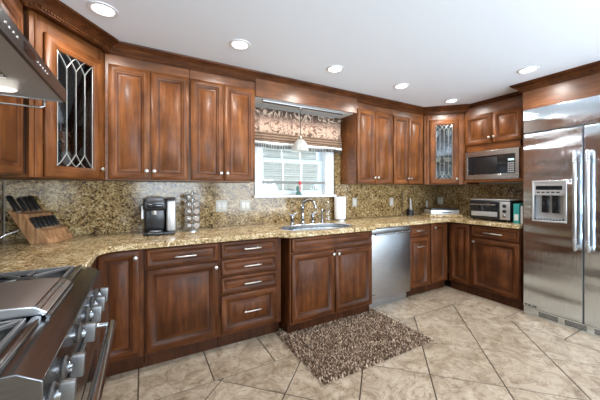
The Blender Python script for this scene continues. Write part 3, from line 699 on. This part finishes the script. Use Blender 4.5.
# cooktop: rail, wells, burners, grates, griddle cover
mb = MB(); mb.rbox(.0, .072, .885, RL, .098, .918, .008, LAND); mb.rbox(0, .098, .885, .02, .70, .912, .004, LAND); mb.rbox(RL - .02, .098, .885, RL, .70, .912, .004, LAND); mb.build('rail', t)
mb = MB(); mb.box(.02, .098, .893, RL - .02, .70, .898, BLACK); mb.build('burner_well', t)
mb = MB(); mb.box(0, .67, .892, RL, .71, .96, STEEL); bev(mb.build('back_riser', t), .003)
def grate(x0, x1):
    mb = MB(); zc = .925; r = .0045
    for (a, b, c, d) in ((x0, .105, x1, .105), (x0, .655, x1, .655), (x0, .105, x0, .655), (x1, .105, x1, .655), (x0, .38, x1, .38)):
        mb.box(min(a, c) - r, min(b, d) - r, zc - .022, max(a, c) + r, max(b, d) + r, zc, IRON)
    for cy in (.24, .52):
        cx = (x0 + x1) / 2; hw = (x1 - x0) / 2; 
        for sx, sy in ((-1, -1), (-1, 1), (1, -1), (1, 1)):
            a = math.atan2(sy * .135, sx * hw); L = math.hypot(hw, .135) - .03
            mb.box(.028, -.0042, -.012, .03 + L - .0, .0042, 0, IRON, T(cx, cy, zc) @ RZ(a))
        mb.box(x0, cy - .0055, zc - .012, cx - .04, cy + .0055, zc, IRON); mb.box(cx + .04, cy - .0055, zc - .012, x1, cy + .0055, zc, IRON)
    bev(mb.build('grate', t), .002, 2)
    for cy in (.24, .52):
        mb = MB(); mb.lathe([(.055, .898), (.055, .904), (.040, .906), (.038, .914), (.0, .916)], BRASS, T((x0 + x1) / 2, cy, 0), 24); mb.lathe([(.034, .914), (.034, .920), (.0, .921)], MBLACK, T((x0 + x1) / 2, cy, 0), 24); mb.build('burner', t)
grate(.035, .275); grate(.645, .905)
# griddle cover with ribbed chrome front
mb = MB(); gx0, gx1 = .300, .620
mb.prism([(.062, .919), (.67, .919), (.67, .950), (.14, .950), (.088, .944), (.062, .925)], gx0, gx1, COVER, 'x')
o = bev(mb.build('griddle_cover', t), .006, 3)
mb = MB()
for k in range(4): mb.tube([(gx0 + .002, .088 - k * .0095, .942 - k * .0105), (gx1 - .002, .088 - k * .0095, .942 - k * .0105)], .006, CHROME, 10)
mb.build('ribbed_front', o)

# ------------------------------------------------------------ range hood, same local frame
t = thing('range_hood', 'dark stainless range hood with button row at upper left', 'range hood', (-.322, RY0, 1.70), R(90))
mb = MB(); hw = RL
mb.box(0, 0, 0, hw, .012, .062, FASCIA); mb.box(0, .012, 0, .012, .575, .062, HOODST); mb.box(hw - .012, .012, 0, hw, .575, .062, HOODST); mb.box(.012, .56, 0, hw - .012, .575, .062, HOODST)
vs = [(0, 0, .062), (hw, 0, .062), (hw, .575, .062), (0, .575, .062), (.28, .30, .25), (hw - .28, .30, .25), (hw - .28, .575, .25), (.28, .575, .25)]
mb.add(vs, [(0, 1, 5, 4), (1, 2, 6, 5), (2, 3, 7, 6), (3, 0, 4, 7)], HOODST); bev(mb.build('canopy', t), .0015, 1)
mb = MB(); mb.box(.285, .305, .25, hw - .285, .572, .705, STEEL); mb.build('chimney', t)
mb = MB()
mb.add([(.012, .012, .004), (hw - .012, .012, .004), (hw - .012, .56, .004), (.012, .56, .004), (.09, .13, .045), (hw - .09, .13, .045), (hw - .09, .50, .045), (.09, .50, .045)],
       [(0, 1, 5, 4), (1, 2, 6, 5), (2, 3, 7, 6), (3, 0, 4, 7), (4, 5, 6, 7)], UNDER); mb.build('underside_liner', t)
for k in range(2):
    mb = MB(); x0 = .12 + k * .35
    for j in range(11): mb.box(x0 + j * .03, .16, .036, x0 + .018 + j * .03, .47, .0445, STEEL)
    mb.build('baffle_filter', t)
for xx in (.06, hw - .06):
    mb = MB(); mb.lathe([(0, 0), (.032, 0), (.036, .006), (0, .006)], HLAMP, T(xx, .21, .012), 20, 1, 1.5); mb.build('hood_lamp', t)
for x0 in (.25, .52):
    for k in range(5 if x0 > .5 else 4):
        mb = MB(); mb.lathe([(0, .003), (.0042, .0025), (.0048, 0)], NICKEL, T(x0 + k * .028, 0, .032) @ RX(R(90)), 12); mb.build('button', t)
mb = MB(); mb.box(.385, -.0015, .018, .49, 0, .046, DGLASS); mb.build('display', t)
mb = MB(); mb.tube([(hw - .02, .075, .0), (hw - .02, .075, -.03), (hw - .02, .09, -.037), (hw - .02, .50, -.037), (hw - .02, .515, -.03), (hw - .02, .515, 0)], .0045, CHROME, 10); mb.build('rail', t)

# ------------------------------------------------------------ window over the sink
def window_struct():
    x0, z0, x1, z1 = WIN
    w = bpy.data.objects.new('window_1', None); C.objects.link(w); w.location = (0, 0, 0); tag(w, kind='structure')
    mb = MB()
    for q in [(x0 - .078, z0 - .015, x0 - .004, z1 + .07), (x1 + .004, z0 - .015, x1 + .10, z1 + .07)]:
        mb.box(q[0], 2.872, q[1], q[2], 2.8995, q[3], WHITE); mb.box(q[0] + .012, 2.866, q[1], q[2] - .012, 2.872, q[3], WHITE)
    mb.box(x0 - .078, 2.872, z1 + .004, x1 + .10, 2.8995, z1 + .075, WHITE)
    mb.box(x0 - .004, 2.88, z0, x0 + .01, 3.04, z1, WHITE); mb.box(x1 - .01, 2.88, z0, x1 + .004, 3.04, z1, WHITE); mb.box(x0, 2.88, z1 - .01, x1, 3.04, z1 + .004, WHITE)
    bev(mb.build('window_casing', w), .002)
    mb = MB(); mb.rbox(x0 - .10, 2.83, z0 - .035, x1 + .12, 3.03, z0 - .008, .005, WHITE); mb.build('window_sill', w)
    BL = simple('sash_paint', (.62, .72, .80), .4)
    for (za, zb, yy) in ((z0, 1.64, 2.955), (1.61, z1 - .01, 2.985)):
        mb = MB(); f = .045; a, b = x0 + .011, x1 - .011
        mb.box(a, yy, za, b, yy + .03, za + f, BL); mb.box(a, yy, zb - f * .7, b, yy + .03, zb, BL); mb.box(a, yy, za + f, a + f, yy + .03, zb - f * .7, BL); mb.box(b - f, yy, za + f, b, yy + .03, zb - f * .7, BL)
        s = bev(mb.build('sash', w), .002)
        mb = MB(); A, B = a + f, b - f
        for k in (1, 2): mb.box(A + (B - A) * k / 3 - .006, yy + .004, za + f, A + (B - A) * k / 3 + .006, yy + .022, zb - f * .7, WHITE)
        mb.build('muntins', s)
        mb = MB(); mb.box(A, yy + .012, za + f, B, yy + .016, zb - f * .7, PANE); mb.build('pane', s)
window_struct()
# blind
t = thing('window_blind', 'white slatted blind half lowered in the window, grey bottom rail', 'blind', (1.55, 2.90, 2.03))
mb = MB(); mb.box(-.405, -.01, 0, .405, .03, .018, WHITE); mb.build('headrail', t)
mb = MB()
for k in range(24):
    z = -.03 - k * .0262
    mb.add([(-.40, -.010, z - .001), (.40, -.010, z - .001), (.40, .012, z + .002), (-.40, .012, z + .002), (-.40, -.010, z - .0022), (.40, -.010, z - .0022), (.40, .012, z + .0008), (-.40, .012, z + .0008)],
           [(0, 1, 2, 3), (4, 5, 6, 7), (0, 1, 5, 4), (1, 2, 6, 5), (2, 3, 7, 6), (3, 0, 4, 7)], BLIND)
mb.build('slats', t)
mb = MB(); mb.rbox(-.405, -.012, -.672, .405, .014, -.645, .004, RAIL); mb.build('bottom_rail', t)
mb = MB()
for xx in (-.28, 0, .28): mb.tube([(xx, -.013, 0), (xx, -.013, -.65)], .0008, WHITE, 5)
mb.build('cord', t)
# outside: a neighbouring white sided house and lawn
mb = MB()
SID = simple('siding_paint', (.60, .60, .55), .7)
for k in range(34):
    z = -.2 + k * .15; mb.prism([(6.0, z), (6.03, z), (6.03, z + .16), (6.022, z + .16)], -3, 8, SID, 'x')
mb.box(-3, 6.03, -.2, 8, 6.3, 5, SID); h = mb.build('neighbour_house'); tag(h, 'white sided house wall seen outside through the window', 'house')
mb = MB(); mb.box(-8, 3.2, -.35, 12, 6.0, -.2, simple('lawn', (.12, .20, .06), .9)); tag(mb.build('ground'), kind='structure')

# valance
def pleats(x0, x1, z0, z1, n, amp, y0, mat, name, parent, ph=0, nz=6, scal=0):
    mb = MB(); nx = n * 8; vs = []; fs = []
    for j in range(nz + 1):
        v = j / nz; z = z0 + (z1 - z0) * v
        for i in range(nx + 1):
            u = i / nx; a = amp * (1.15 - .5 * v)
            y = y0 - a * (math.sin(2 * PI * u * n + ph + .6 * math.sin(7 * u)) + .35 * math.sin(2 * PI * u * n * 2.3 + v))
            vs.append((x0 + (x1 - x0) * u, y, z + (scal * math.sin(2 * PI * u * 2.5 + 1) * (1 - v) if scal else 0)))
    for j in range(nz):
        for i in range(nx): a = j * (nx + 1) + i; fs.append((a, a + 1, a + nx + 2, a + nx + 1))
    mb.add(vs, fs, mat, None, True); o = mb.build(name, parent); s = o.modifiers.new('s', 'SOLIDIFY'); s.thickness = .002; return o
t = thing('window_valance', 'pleated brown and pinkish beige patterned valance with fringe over the window', 'valance', (0, 0, 0))
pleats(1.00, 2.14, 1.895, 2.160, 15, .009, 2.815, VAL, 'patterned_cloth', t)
pleats(.99, 2.15, 1.80, 1.90, 9, .007, 2.806, BAND, 'woven_band', t, 1, 3, .006)
pleats(.99, 2.15, 1.775, 1.802, 9, .007, 2.802, simple('white_braid', (.70, .68, .62), .8), 'braid', t, 1, 2, .006)
mb = MB()
for k in range(62):
    x = .995 + k * .0187; yy = 2.802 - .007 * math.sin(2 * PI * (x - .99) / 1.16 * 9 + 1); zz = 1.776 + .006 * math.sin(2 * PI * (x - .99) / 1.16 * 2.5 + 1)
    mb.lathe([(.003, 0), (.005, -.010), (.0065, -.022), (.006, -.038), (0, -.042)], simple('fringe_bead', (.05, .035, .03), .4) if k == 0 else bpy.data.materials['fringe_bead'], T(x, yy, zz), 8)
f = mb.build('bead_fringe', t); f['kind'] = 'stuff'
mb = MB(); mb.tube([(.955, 2.83, 2.150), (2.185, 2.83, 2.150)], .009, BRASS, 10); mb.build('curtain_rod', t)
# track and pendant
t = thing('track_rail', 'slim grey metal light rail under the panel above the window', 'light rail', (1.54, 2.64, 2.189))
mb = MB(); mb.rbox(-.50, -.018, -.022, .50, .018, 0, .004, SILVER); mb.build('rail', t)
mb = MB(); mb.rbox(-.495, -.012, -.026, .495, .012, -.0215, .001, MBLACK); mb.build('slot', t)
t = thing('pendant_lamp', 'small frosted glass dome pendant hanging in front of the window', 'pendant lamp', (1.475, 2.64, 2.163))
mb = MB(); mb.lathe([(0, 0), (.028, 0), (.028, -.008), (.012, -.022), (0, -.022)], CHROME, None, 20); mb.build('canopy', t)
mb = MB(); mb.tube([(0, 0, -.02), (0, 0, -.315)], .0045, MBLACK, 8); mb.build('stem', t)
mb = MB(); mb.lathe([(0, -.305), (.015, -.305), (.018, -.325), (.026, -.335), (.022, -.345), (0, -.345)], BRASS, None, 18); mb.build('cap', t)
mb = MB(); mb.lathe([(.020, -.335), (.040, -.345), (.066, -.375), (.083, -.415), (.090, -.455), (.096, -.465), (.093, -.466), (.087, -.455), (.080, -.416), (.063, -.378), (.038, -.349), (.018, -.338)], FROST, None, 28); mb.build('shade', t)
mb = MB(); mb.lathe([(0, -.35), (.012, -.352), (.016, -.38), (.024, -.41), (.018, -.44), (0, -.446)], FROST, None, 16); mb.build('bulb', t)
# ornament on sill
t = thing('sill_ornament', 'tiny dark green figurine with red top on the window sill', 'ornament', (1.57, 2.855, 1.2275))
mb = MB(); mb.lathe([(0, 0), (.036, 0), (.038, .01), (.03, .03), (.018, .04), (0, .042)], GREEN, None, 16); mb.lathe([(0, .035), (.018, .045), (.02, .07), (.012, .10), (0, .105)], GREEN, T(-.012, 0, 0), 12); mb.build('base', t)
mb = MB(); mb.tube([(.018, 0, .02), (.022, 0, .08), (.018, 0, .12)], [.006, .008, .006], RED, 8); mb.lathe([(0, .11), (.016, .12), (.02, .135), (.012, .155), (0, .16)], RED, T(.018, 0, 0), 12); mb.build('flower', t)

# ------------------------------------------------------------ outlets and switches
def plate(x, z, w, kind, label, right=False, y=2.8775):
    t = thing('outlet_plate' if kind == 'o' else 'switch_plate', label, 'wall plate', (x, y, z), R(-90) if right else 0)
    mb = MB(); mb.rbox(-w / 2, -.006, -.058, w / 2, .0, .058, .002, PLATE); mb.build('plate', t)
    n = max(1, round(w / .05) - 0) if w > .08 else 1
    for k in range(n):
        cx = (k - (n - 1) / 2) * .046
        mb = MB()
        if kind == 's': mb.rbox(cx - .016, -.009, -.033, cx + .016, -.005, .033, .002, ROCK)
        else:
            mb.rbox(cx - .016, -.0085, -.033, cx + .016, -.005, .033, .002, ROCK)
            for zz in (-.018, .018): mb.box(cx - .007, -.0092, zz - .005, cx - .004, -.0084, zz + .005, MBLACK); mb.box(cx + .004, -.0092, zz - .005, cx + .007, -.0084, zz + .005, MBLACK)
        mb.build('rocker' if kind == 's' else 'socket', t)
plate(.694, 1.122, .115, 'o', 'wide cream wall plate on the backsplash nearest the coffee pod stand')
plate(.940, 1.122, .115, 's', 'double switch plate on the backsplash just left of the window')
plate(2.42, 1.124, .075, 's', 'single wall plate on the backsplash right of the paper towels')
plate(3.09, 1.112, .072, 'o', 'single wall plate on the backsplash left of the hanging brush')
plate(3.86, 1.060, .050, 'o', 'small wall plate low on the backsplash behind the silver box')
plate(4.085, 1.115, .090, 'o', 'wall plate on the side backsplash in the far corner', True, 2.80)

# ------------------------------------------------------------ things on the worktop
ZW = .9145
t = thing('coffee_maker', 'black and grey single-cup coffee maker on the worktop at left', 'coffee maker', (.005, 2.64, ZW), R(-4))
mb = MB(); mb.rbox(0, -.06, 0, .235, .21, .022, .008, BLACK); mb.build('base', t)
mb = MB(); mb.rbox(.0, .055, .02, .165, .21, .245, .02, BLACK); mb.build('body', t)
mb = MB(); mb.rbox(-.004, -.055, .20, .165, .20, .30, .022, BLACK); mb.rbox(.025, -.060, .225, .14, -.04, .255, .008, DGLASS); h_ = mb.build('brew_head', t)
mb = MB(); mb.rbox(.02, -.064, .272, .145, .12, .310, .01, DARKGREY); mb.build('lid_handle', h_)
mb = MB(); mb.rbox(.168, -.03, .02, .240, .19, .285, .018, SILVER); o = mb.build('water_tank', t)
mb = MB(); mb.rbox(.164, -.034, .283, .242, .194, .30, .007, BLACK); mb.build('tank_lid', o)
mb = MB(); mb.rbox(.02, -.085, .0, .15, .04, .030, .012, BLACK); mb.lathe([(0, .0305), (.045, .0305), (.045, .033), (0, .033)], SILVER, T(.085, -.025, 0), 20); mb.build('drip_tray', t)
mb = MB(); mb.lathe([(.012, 0), (.022, .0), (.026, .04), (.028, .04), (.028, .035)], SILVER, T(.08, -.0, .165), 16); mb.build('nozzle', t)
mb = MB(); mb.rbox(-.018, .0, .13, -.0045, .10, .24, .004, WHITE); mb.build('side_label', t)

t = thing('pod_carousel', 'chrome wire carousel tower full of coffee pods', 'pod stand', (.392, 2.715, ZW))
mb = MB(); mb.lathe([(0, 0), (.062, 0), (.062, .006), (.01, .012), (0, .012)], CHROME, None, 24); mb.tube([(0, 0, .01), (0, 0, .355)], .004, CHROME, 8); mb.lathe([(0, .35), (.009, .357), (0, .368)], CHROME, None, 12)
mb.build('stand', t)
mb = MB()
for i in range(4):
    a = PI / 4 + i * PI / 2 - .3
    for da in (-.42, .42): mb.tube([(.062 * math.cos(a + da), .062 * math.sin(a + da), .012), (.062 * math.cos(a + da), .062 * math.sin(a + da), .335), (0, 0, .345)], .002, CHROME, 6)
    for k in range(5):
        z = .05 + k * .064; M = T(.05 * math.cos(a), .05 * math.sin(a), z) @ RZ(a) @ RY(R(90))
        pts = [(M @ Vector((.026 * math.cos(q * PI / 6), .026 * math.sin(q * PI / 6), .01))) for q in range(13)]; mb.tube(pts, .002, CHROME, 6)
mb.build('rings', t)
pod0 = None; lv = ['bottom', 'second', 'middle', 'fourth', 'top']; sd = {3: 'facing front left', 0: 'facing the wall, right', 2: 'facing the left wall', 1: 'facing the wall, left'}
for i in range(4):
    a = PI / 4 + i * PI / 2 - .3
    if i == 1: continue
    side = {0: 'right', 2: 'left', 3: 'front'}[i]
    for k in range(5):
        if pod0 is None:
            mb = MB(); mb.lathe([(0, -.030), (.017, -.030), (.022, .008), (.0245, .008), (.0245, .011)], CUP, None, 16); mb.lathe([(.0245, .011), (.014, .0115), (0, .0115)], CUPD, None, 16); o = pod0 = mb.build('coffee_pod')
        else: o = pod0.copy(); C.objects.link(o)
        p = T(.392 + .053 * math.cos(a), 2.715 + .053 * math.sin(a), ZW + .05 + k * .064) @ RZ(a) @ RY(R(90)); o.matrix_world = p; o.location = p.to_translation(); o.rotation_euler = p.to_euler()
        tag(o, f'coffee pod in the {lv[k]} ring on the {side} side of the wire tower', 'coffee pod', 'coffee pods in the carousel')
# knife block
AX = math.atan2(-.37, .93)   # block length direction in plan; local x = out towards the room, local y = along the block width
t = thing('knife_block', 'light wood knife block leaning in the left corner, full of black knives', 'knife block', (-.555, 2.53, ZW), AX)
D = Vector((-.52, .854)).normalized()
def prof(l0, l1, L0, L1): return [(l0, 0), (l0 + D.x * L0, D.y * L0), (l1 + D.x * L1, D.y * L1), (l1, 0)]
wdt = .25
mb = MB(); mb.prism([(0, 0), (D.x * .100, D.y * .100), (-.045 + D.x * .125, D.y * .125), (-.045, .0)], 0, 1, BLOCK, 'y', T(0, wdt, 0) @ Matrix.Diagonal((1, -wdt, 1, 1))); bev(mb.build('front_tier', t), .004)
mb = MB(); mb.prism([(-.0455, 0), (-.0455 + D.x * .235, D.y * .235), (-.13 + D.x * .27, D.y * .27), (-.13, 0)], 0, 1, BLOCK, 'y', T(0, wdt, 0) @ Matrix.Diagonal((1, -wdt, 1, 1))); bev(mb.build('rear_tier', t), .004)
kn0 = None
def knife(l, yy, base, Lh, wd, th, label, grp):
    o = thing('knife', label, 'knife', (0, 0, 0), 0, grp)
    M0 = T(-.555, 2.53, ZW) @ RZ(AX) @ T(l + D.x * base, yy, D.y * base) @ RY(-math.atan2(-D.x, D.y))
    mb = MB(); mb.rbox(-th / 2, -wd / 2, .006, th / 2, wd / 2, Lh, min(th, wd) * .3, BLACK); mb.build('handle', o)
    mb = MB(); mb.box(-th / 2 * .8, -wd / 2 * .9, .0, th / 2 * .8, wd / 2 * .9, .008, CHROME); mb.build('bolster', o)
    mb = MB(); mb.box(-.001, -wd * .45, -.06, .001, wd * .45, .0, SILVER); mb.build('blade', o)
    o.location = M0.to_translation(); o.rotation_euler = M0.to_euler()
ords = ['nearest', 'second nearest', 'third nearest', 'fourth', 'fifth', 'farthest']
for k in range(6): knife(-.031, .025 + k * .039, .120, .090, .022, .018, f'{ords[k]} black steak knife in the low front row of the knife block', 'steak knives in the block')
for k, (yy, Lh, wd) in enumerate(((.035, .13, .036), (.10, .11, .022), (.155, .12, .028), (.210, .125, .034))):
    knife(-.088, yy, .255, Lh, wd, .022, f'{["nearest", "second nearest", "third nearest", "farthest"][k]} large black knife handle in the tall rear row of the block', 'large knives in the block')
# dark cord hanging at the far left
t = thing('looped_cable', 'thin silver cord looping on the worktop at the far left edge', 'cord', (0, 0, 0))
mb = MB(); mb.tube([(-.84, 2.36, ZW + .004), (-.80, 2.40, ZW + .05), (-.76, 2.45, ZW + .085), (-.72, 2.52, ZW + .10), (-.75, 2.66, ZW + .1)], .004, SILVER, 8); mb.build('cord', t)
mb = MB(); mb.rbox(-.885, 2.18, ZW, -.80, 2.40, ZW + .19, .02, BLACK); o = mb.build('dark_space_box'); tag(o, 'black box added for the dark space at the left worktop edge', 'appliance')  # added box standing in for the dark space beside the cord
# paper towels
t = thing('paper_towel_holder', 'white paper towel roll on a chrome stand right of the sink', 'paper towel', (2.115, 2.79, ZW))
mb = MB(); mb.lathe([(0, 0), (.075, 0), (.075, .008), (.006, .012), (.006, .29), (.012, .30), (0, .31)], CHROME, None, 28); mb.build('stand', t)
mb = MB(); mb.lathe([(.020, .014), (.068, .014), (.070, .018), (.070, .282), (.068, .286), (.020, .286), (.020, .014)], PAPER, None, 36); mb.build('paper_roll', t)
# dish brush thing near the backsplash
t = thing('hanging_brush', 'white handled brush standing in a dark holder against the backsplash', 'brush', (3.42, 2.82, ZW))
mb = MB(); mb.lathe([(0, 0), (.045, 0), (.048, .01), (.040, .08), (.036, .08), (.040, .012), (0, .01)], MBLACK, None, 20); mb.build('holder', t)
mb = MB(); mb.tube([(0, 0, .02), (.005, .0, .12), (.012, .01, .22), (.010, .012, .25)], [.018, .014, .012, .006], GREY, 10); mb.build('handle', t)
t = thing('power_cord', 'dark cord hanging down the backsplash beside the brush', 'cord', (3.30, 2.868, 1.0))  # power cord hanging down the backsplash
mb = MB(); mb.tube([(0, 0, .28), (.004, 0, .15), (-.006, 0, .02), (.01, -.004, -.05), (.05, -.02, -.0815)], .004, MBLACK, 8); mb.build('cord', t)
# silver box on granite board (diagonal corner)
t = thing('cutting_board', 'thick granite slab under the silver appliance in the far corner', 'board', (3.66, 2.50, ZW), R(-32))
mb = MB(); mb.rbox(-.22, -.16, 0, .22, .14, .035, .006, GRAN_LIT); mb.build('slab', t)
t = thing('flat_appliance', 'flat silver and black appliance lying on the granite slab', 'appliance', (3.66, 2.50, ZW + .0355), R(-32))
mb = MB(); mb.rbox(-.19, -.125, .0, .19, .13, .060, .006, SILVER); mb.box(-.05, -.127, .022, .08, -.1245, .036, DARKPRINT); mb.build('body', t)
mb = MB(); mb.rbox(-.18, -.115, .0605, .18, .125, .082, .008, BLACK); mb.build('lid', t)
# toaster oven
t = thing('toaster_oven', 'black and chrome toaster oven on the worktop beside the fridge', 'toaster oven', (3.60, 2.075, ZW), R(-90))
w, h = .455, .245
mb = MB(); mb.rbox(0, .012, .016, w, .33, h, .012, BLACK)
for xx in (.04, w - .04):
    for yy in (.04, .28): mb.lathe([(0, 0), (.014, 0), (.012, .018)], MBLACK, T(xx, yy, 0), 12)
mb.build('body', t)
mb = MB(); mb.rbox(.008, .0, .03, .345, .016, h - .018, .004, DGLASS); o = mb.build('door', t)
mb = MB(); mb.rbox(.03, -.004, .055, .325, .0, .11, .001, SILVER); mb.build('crumb_reflector', o)
mb = MB(); mb.tube([(.03, -.03, h - .05), (.32, -.03, h - .05)], .008, CHROME, 12)
for xx in (.045, .305): mb.tube([(xx, 0, h - .05), (xx, -.03, h - .05)], .006, CHROME, 8)
mb.build('handle', o)
mb = MB(); mb.rbox(.350, .0, .03, .452, .016, h - .014, .003, SILVER); o = mb.build('control_panel', t)
for k in range(3):
    mb = MB(); mb.lathe([(.020, 0), (.020, .012), (.014, .016), (0, .016)], BLACK if k else CHROME, T(.401, 0, .065 + k * .06) @ RX(R(90)), 18); mb.build('dial', o)
mb = MB(); mb.rbox(.01, .02, h + .0005, w - .01, .32, h + .012, .004, SILVER); mb.build('top_tray', t)
t = thing('boxed_food', 'slim teal carton between toaster oven and fridge', 'box', (3.62, 1.595, ZW), R(-90))
mb = MB(); mb.box(0, 0, 0, .055, .20, .215, TEAL); mb.build('carton', t)
mb = MB(); mb.box(.008, -.0008, .03, .047, 0.0, .10, WHITE); mb.build('print', t)
t = thing('boxed_food', 'narrow white carton right of the teal carton by the fridge', 'box', (3.64, 1.535, ZW), R(-90))
mb = MB(); mb.box(0, 0, 0, .035, .18, .19, WHITE); mb.build('carton', t)

# ------------------------------------------------------------ rug
def make_rug():
    x0, x1, y0, y1 = 1.035, 2.155, 1.535, 2.31; mb = MB()
    mb.rbox(x0 + .01, y0 + .01, .0005, x1 - .01, y1 - .01, .010, .003, RUG)
    nb = len(mb.f); tn = []; sp = .0105; rnd = random.random
    nx = int((x1 - x0) / sp); ny = int((y1 - y0) / sp); V = mb.v; F = mb.f; k = mb.mi(RUG)
    for i in range(nx):
        for j in range(ny):
            x = x0 + (i + .5) * sp + (rnd() - .5) * sp; y = y0 + (j + .5) * sp + (rnd() - .5) * sp
            a = rnd() * 6.283; tl = .004 + rnd() * .010; h = .014 + rnd() * .011; r = .0045 + rnd() * .0025; dx, dy = math.cos(a) * tl, math.sin(a) * tl
            o = len(V); b = rnd() * 2
            for (zz, f, rr) in ((.006, 0, r * .8), (h * .65, .5, r), (h, 1, r * .55)):
                for q in range(3):
                    c = b + q * 2.0944; V.append((x + dx * f + math.cos(c) * rr, y + dy * f + math.sin(c) * rr, zz))
            for l in (0, 3):
                for q in range(3): F.append((o + l + q, o + l + (q + 1) % 3, o + l + 3 + (q + 1) % 3, o + l + 3 + q)); mb.m.append(k); mb.sm.append(True)
            F.append((o + 6, o + 7, o + 8)); mb.m.append(k); mb.sm.append(True); tn.append(rnd() ** 1.1)
    o = mb.build('rug', fix=False); me = o.data; ca = me.color_attributes.new('tint', 'FLOAT_COLOR', 'CORNER')
    buf = [0.2, .2, .2, 1] * len(me.loops); s0 = sum(len(f) for f in F[:nb]); per = 27
    for n, t_ in enumerate(tn):
        for q in range(s0 + n * per, s0 + (n + 1) * per): buf[q * 4] = buf[q * 4 + 1] = buf[q * 4 + 2] = t_
    ca.data.foreach_set('color', buf)
    tag(o, 'brown and tan shaggy rectangular rug on the tile floor before the sink', 'rug')
make_rug()

# ------------------------------------------------------------ recessed lights
L0 = None
labs = [((-.217, 2.133), 'recessed ceiling light nearest the left glass corner cabinet'), ((.655, 2.133), 'recessed ceiling light in front of the upper cabinets left of the window'),
        ((1.56, 2.133), 'recessed ceiling light in front of the window'), ((2.443, 2.133), 'recessed ceiling light in front of the cabinets right of the window'),
        ((3.40, 2.18), 'recessed ceiling light by the far glass corner cabinet'), ((3.15, 1.27), 'recessed ceiling light in front of the refrigerator'),
        ((.75, -.6), 'recessed ceiling light behind the viewpoint on the left'), ((2.4, -.6), 'recessed ceiling light behind the viewpoint on the right')]
for (x, y), lab in labs:
    if L0 is None:
        r0 = thing('recessed_light', lab, 'ceiling light', (x, y, ZC), 0, 'recessed ceiling lights')
        mb = MB(); mb.lathe([(.082, -.0005), (.080, -.006), (.062, -.008), (.058, -.004), (.058, -.0005)], WHITE, None, 32); mb.build('trim_ring', r0)
        mb = MB(); mb.lathe([(0, -.0035), (.045, -.0035), (.0578, -.002), (.0578, -.0006), (0, -.0006)], LAMP, None, 28); mb.build('lens', r0)
        d = bpy.data.lights.new('lamp', 'SPOT'); d.energy = LIGHT_W; d.spot_size = R(172); d.spot_blend = .6; d.shadow_soft_size = .05; d.color = (1, .965, .92)
        l = bpy.data.objects.new('lamp', d); C.objects.link(l); l.parent = r0; l.location = (0, 0, -.02); L0 = r0
    else:
        r0 = copy_tree(L0); r0.location = (x, y, ZC); r0['label'] = lab
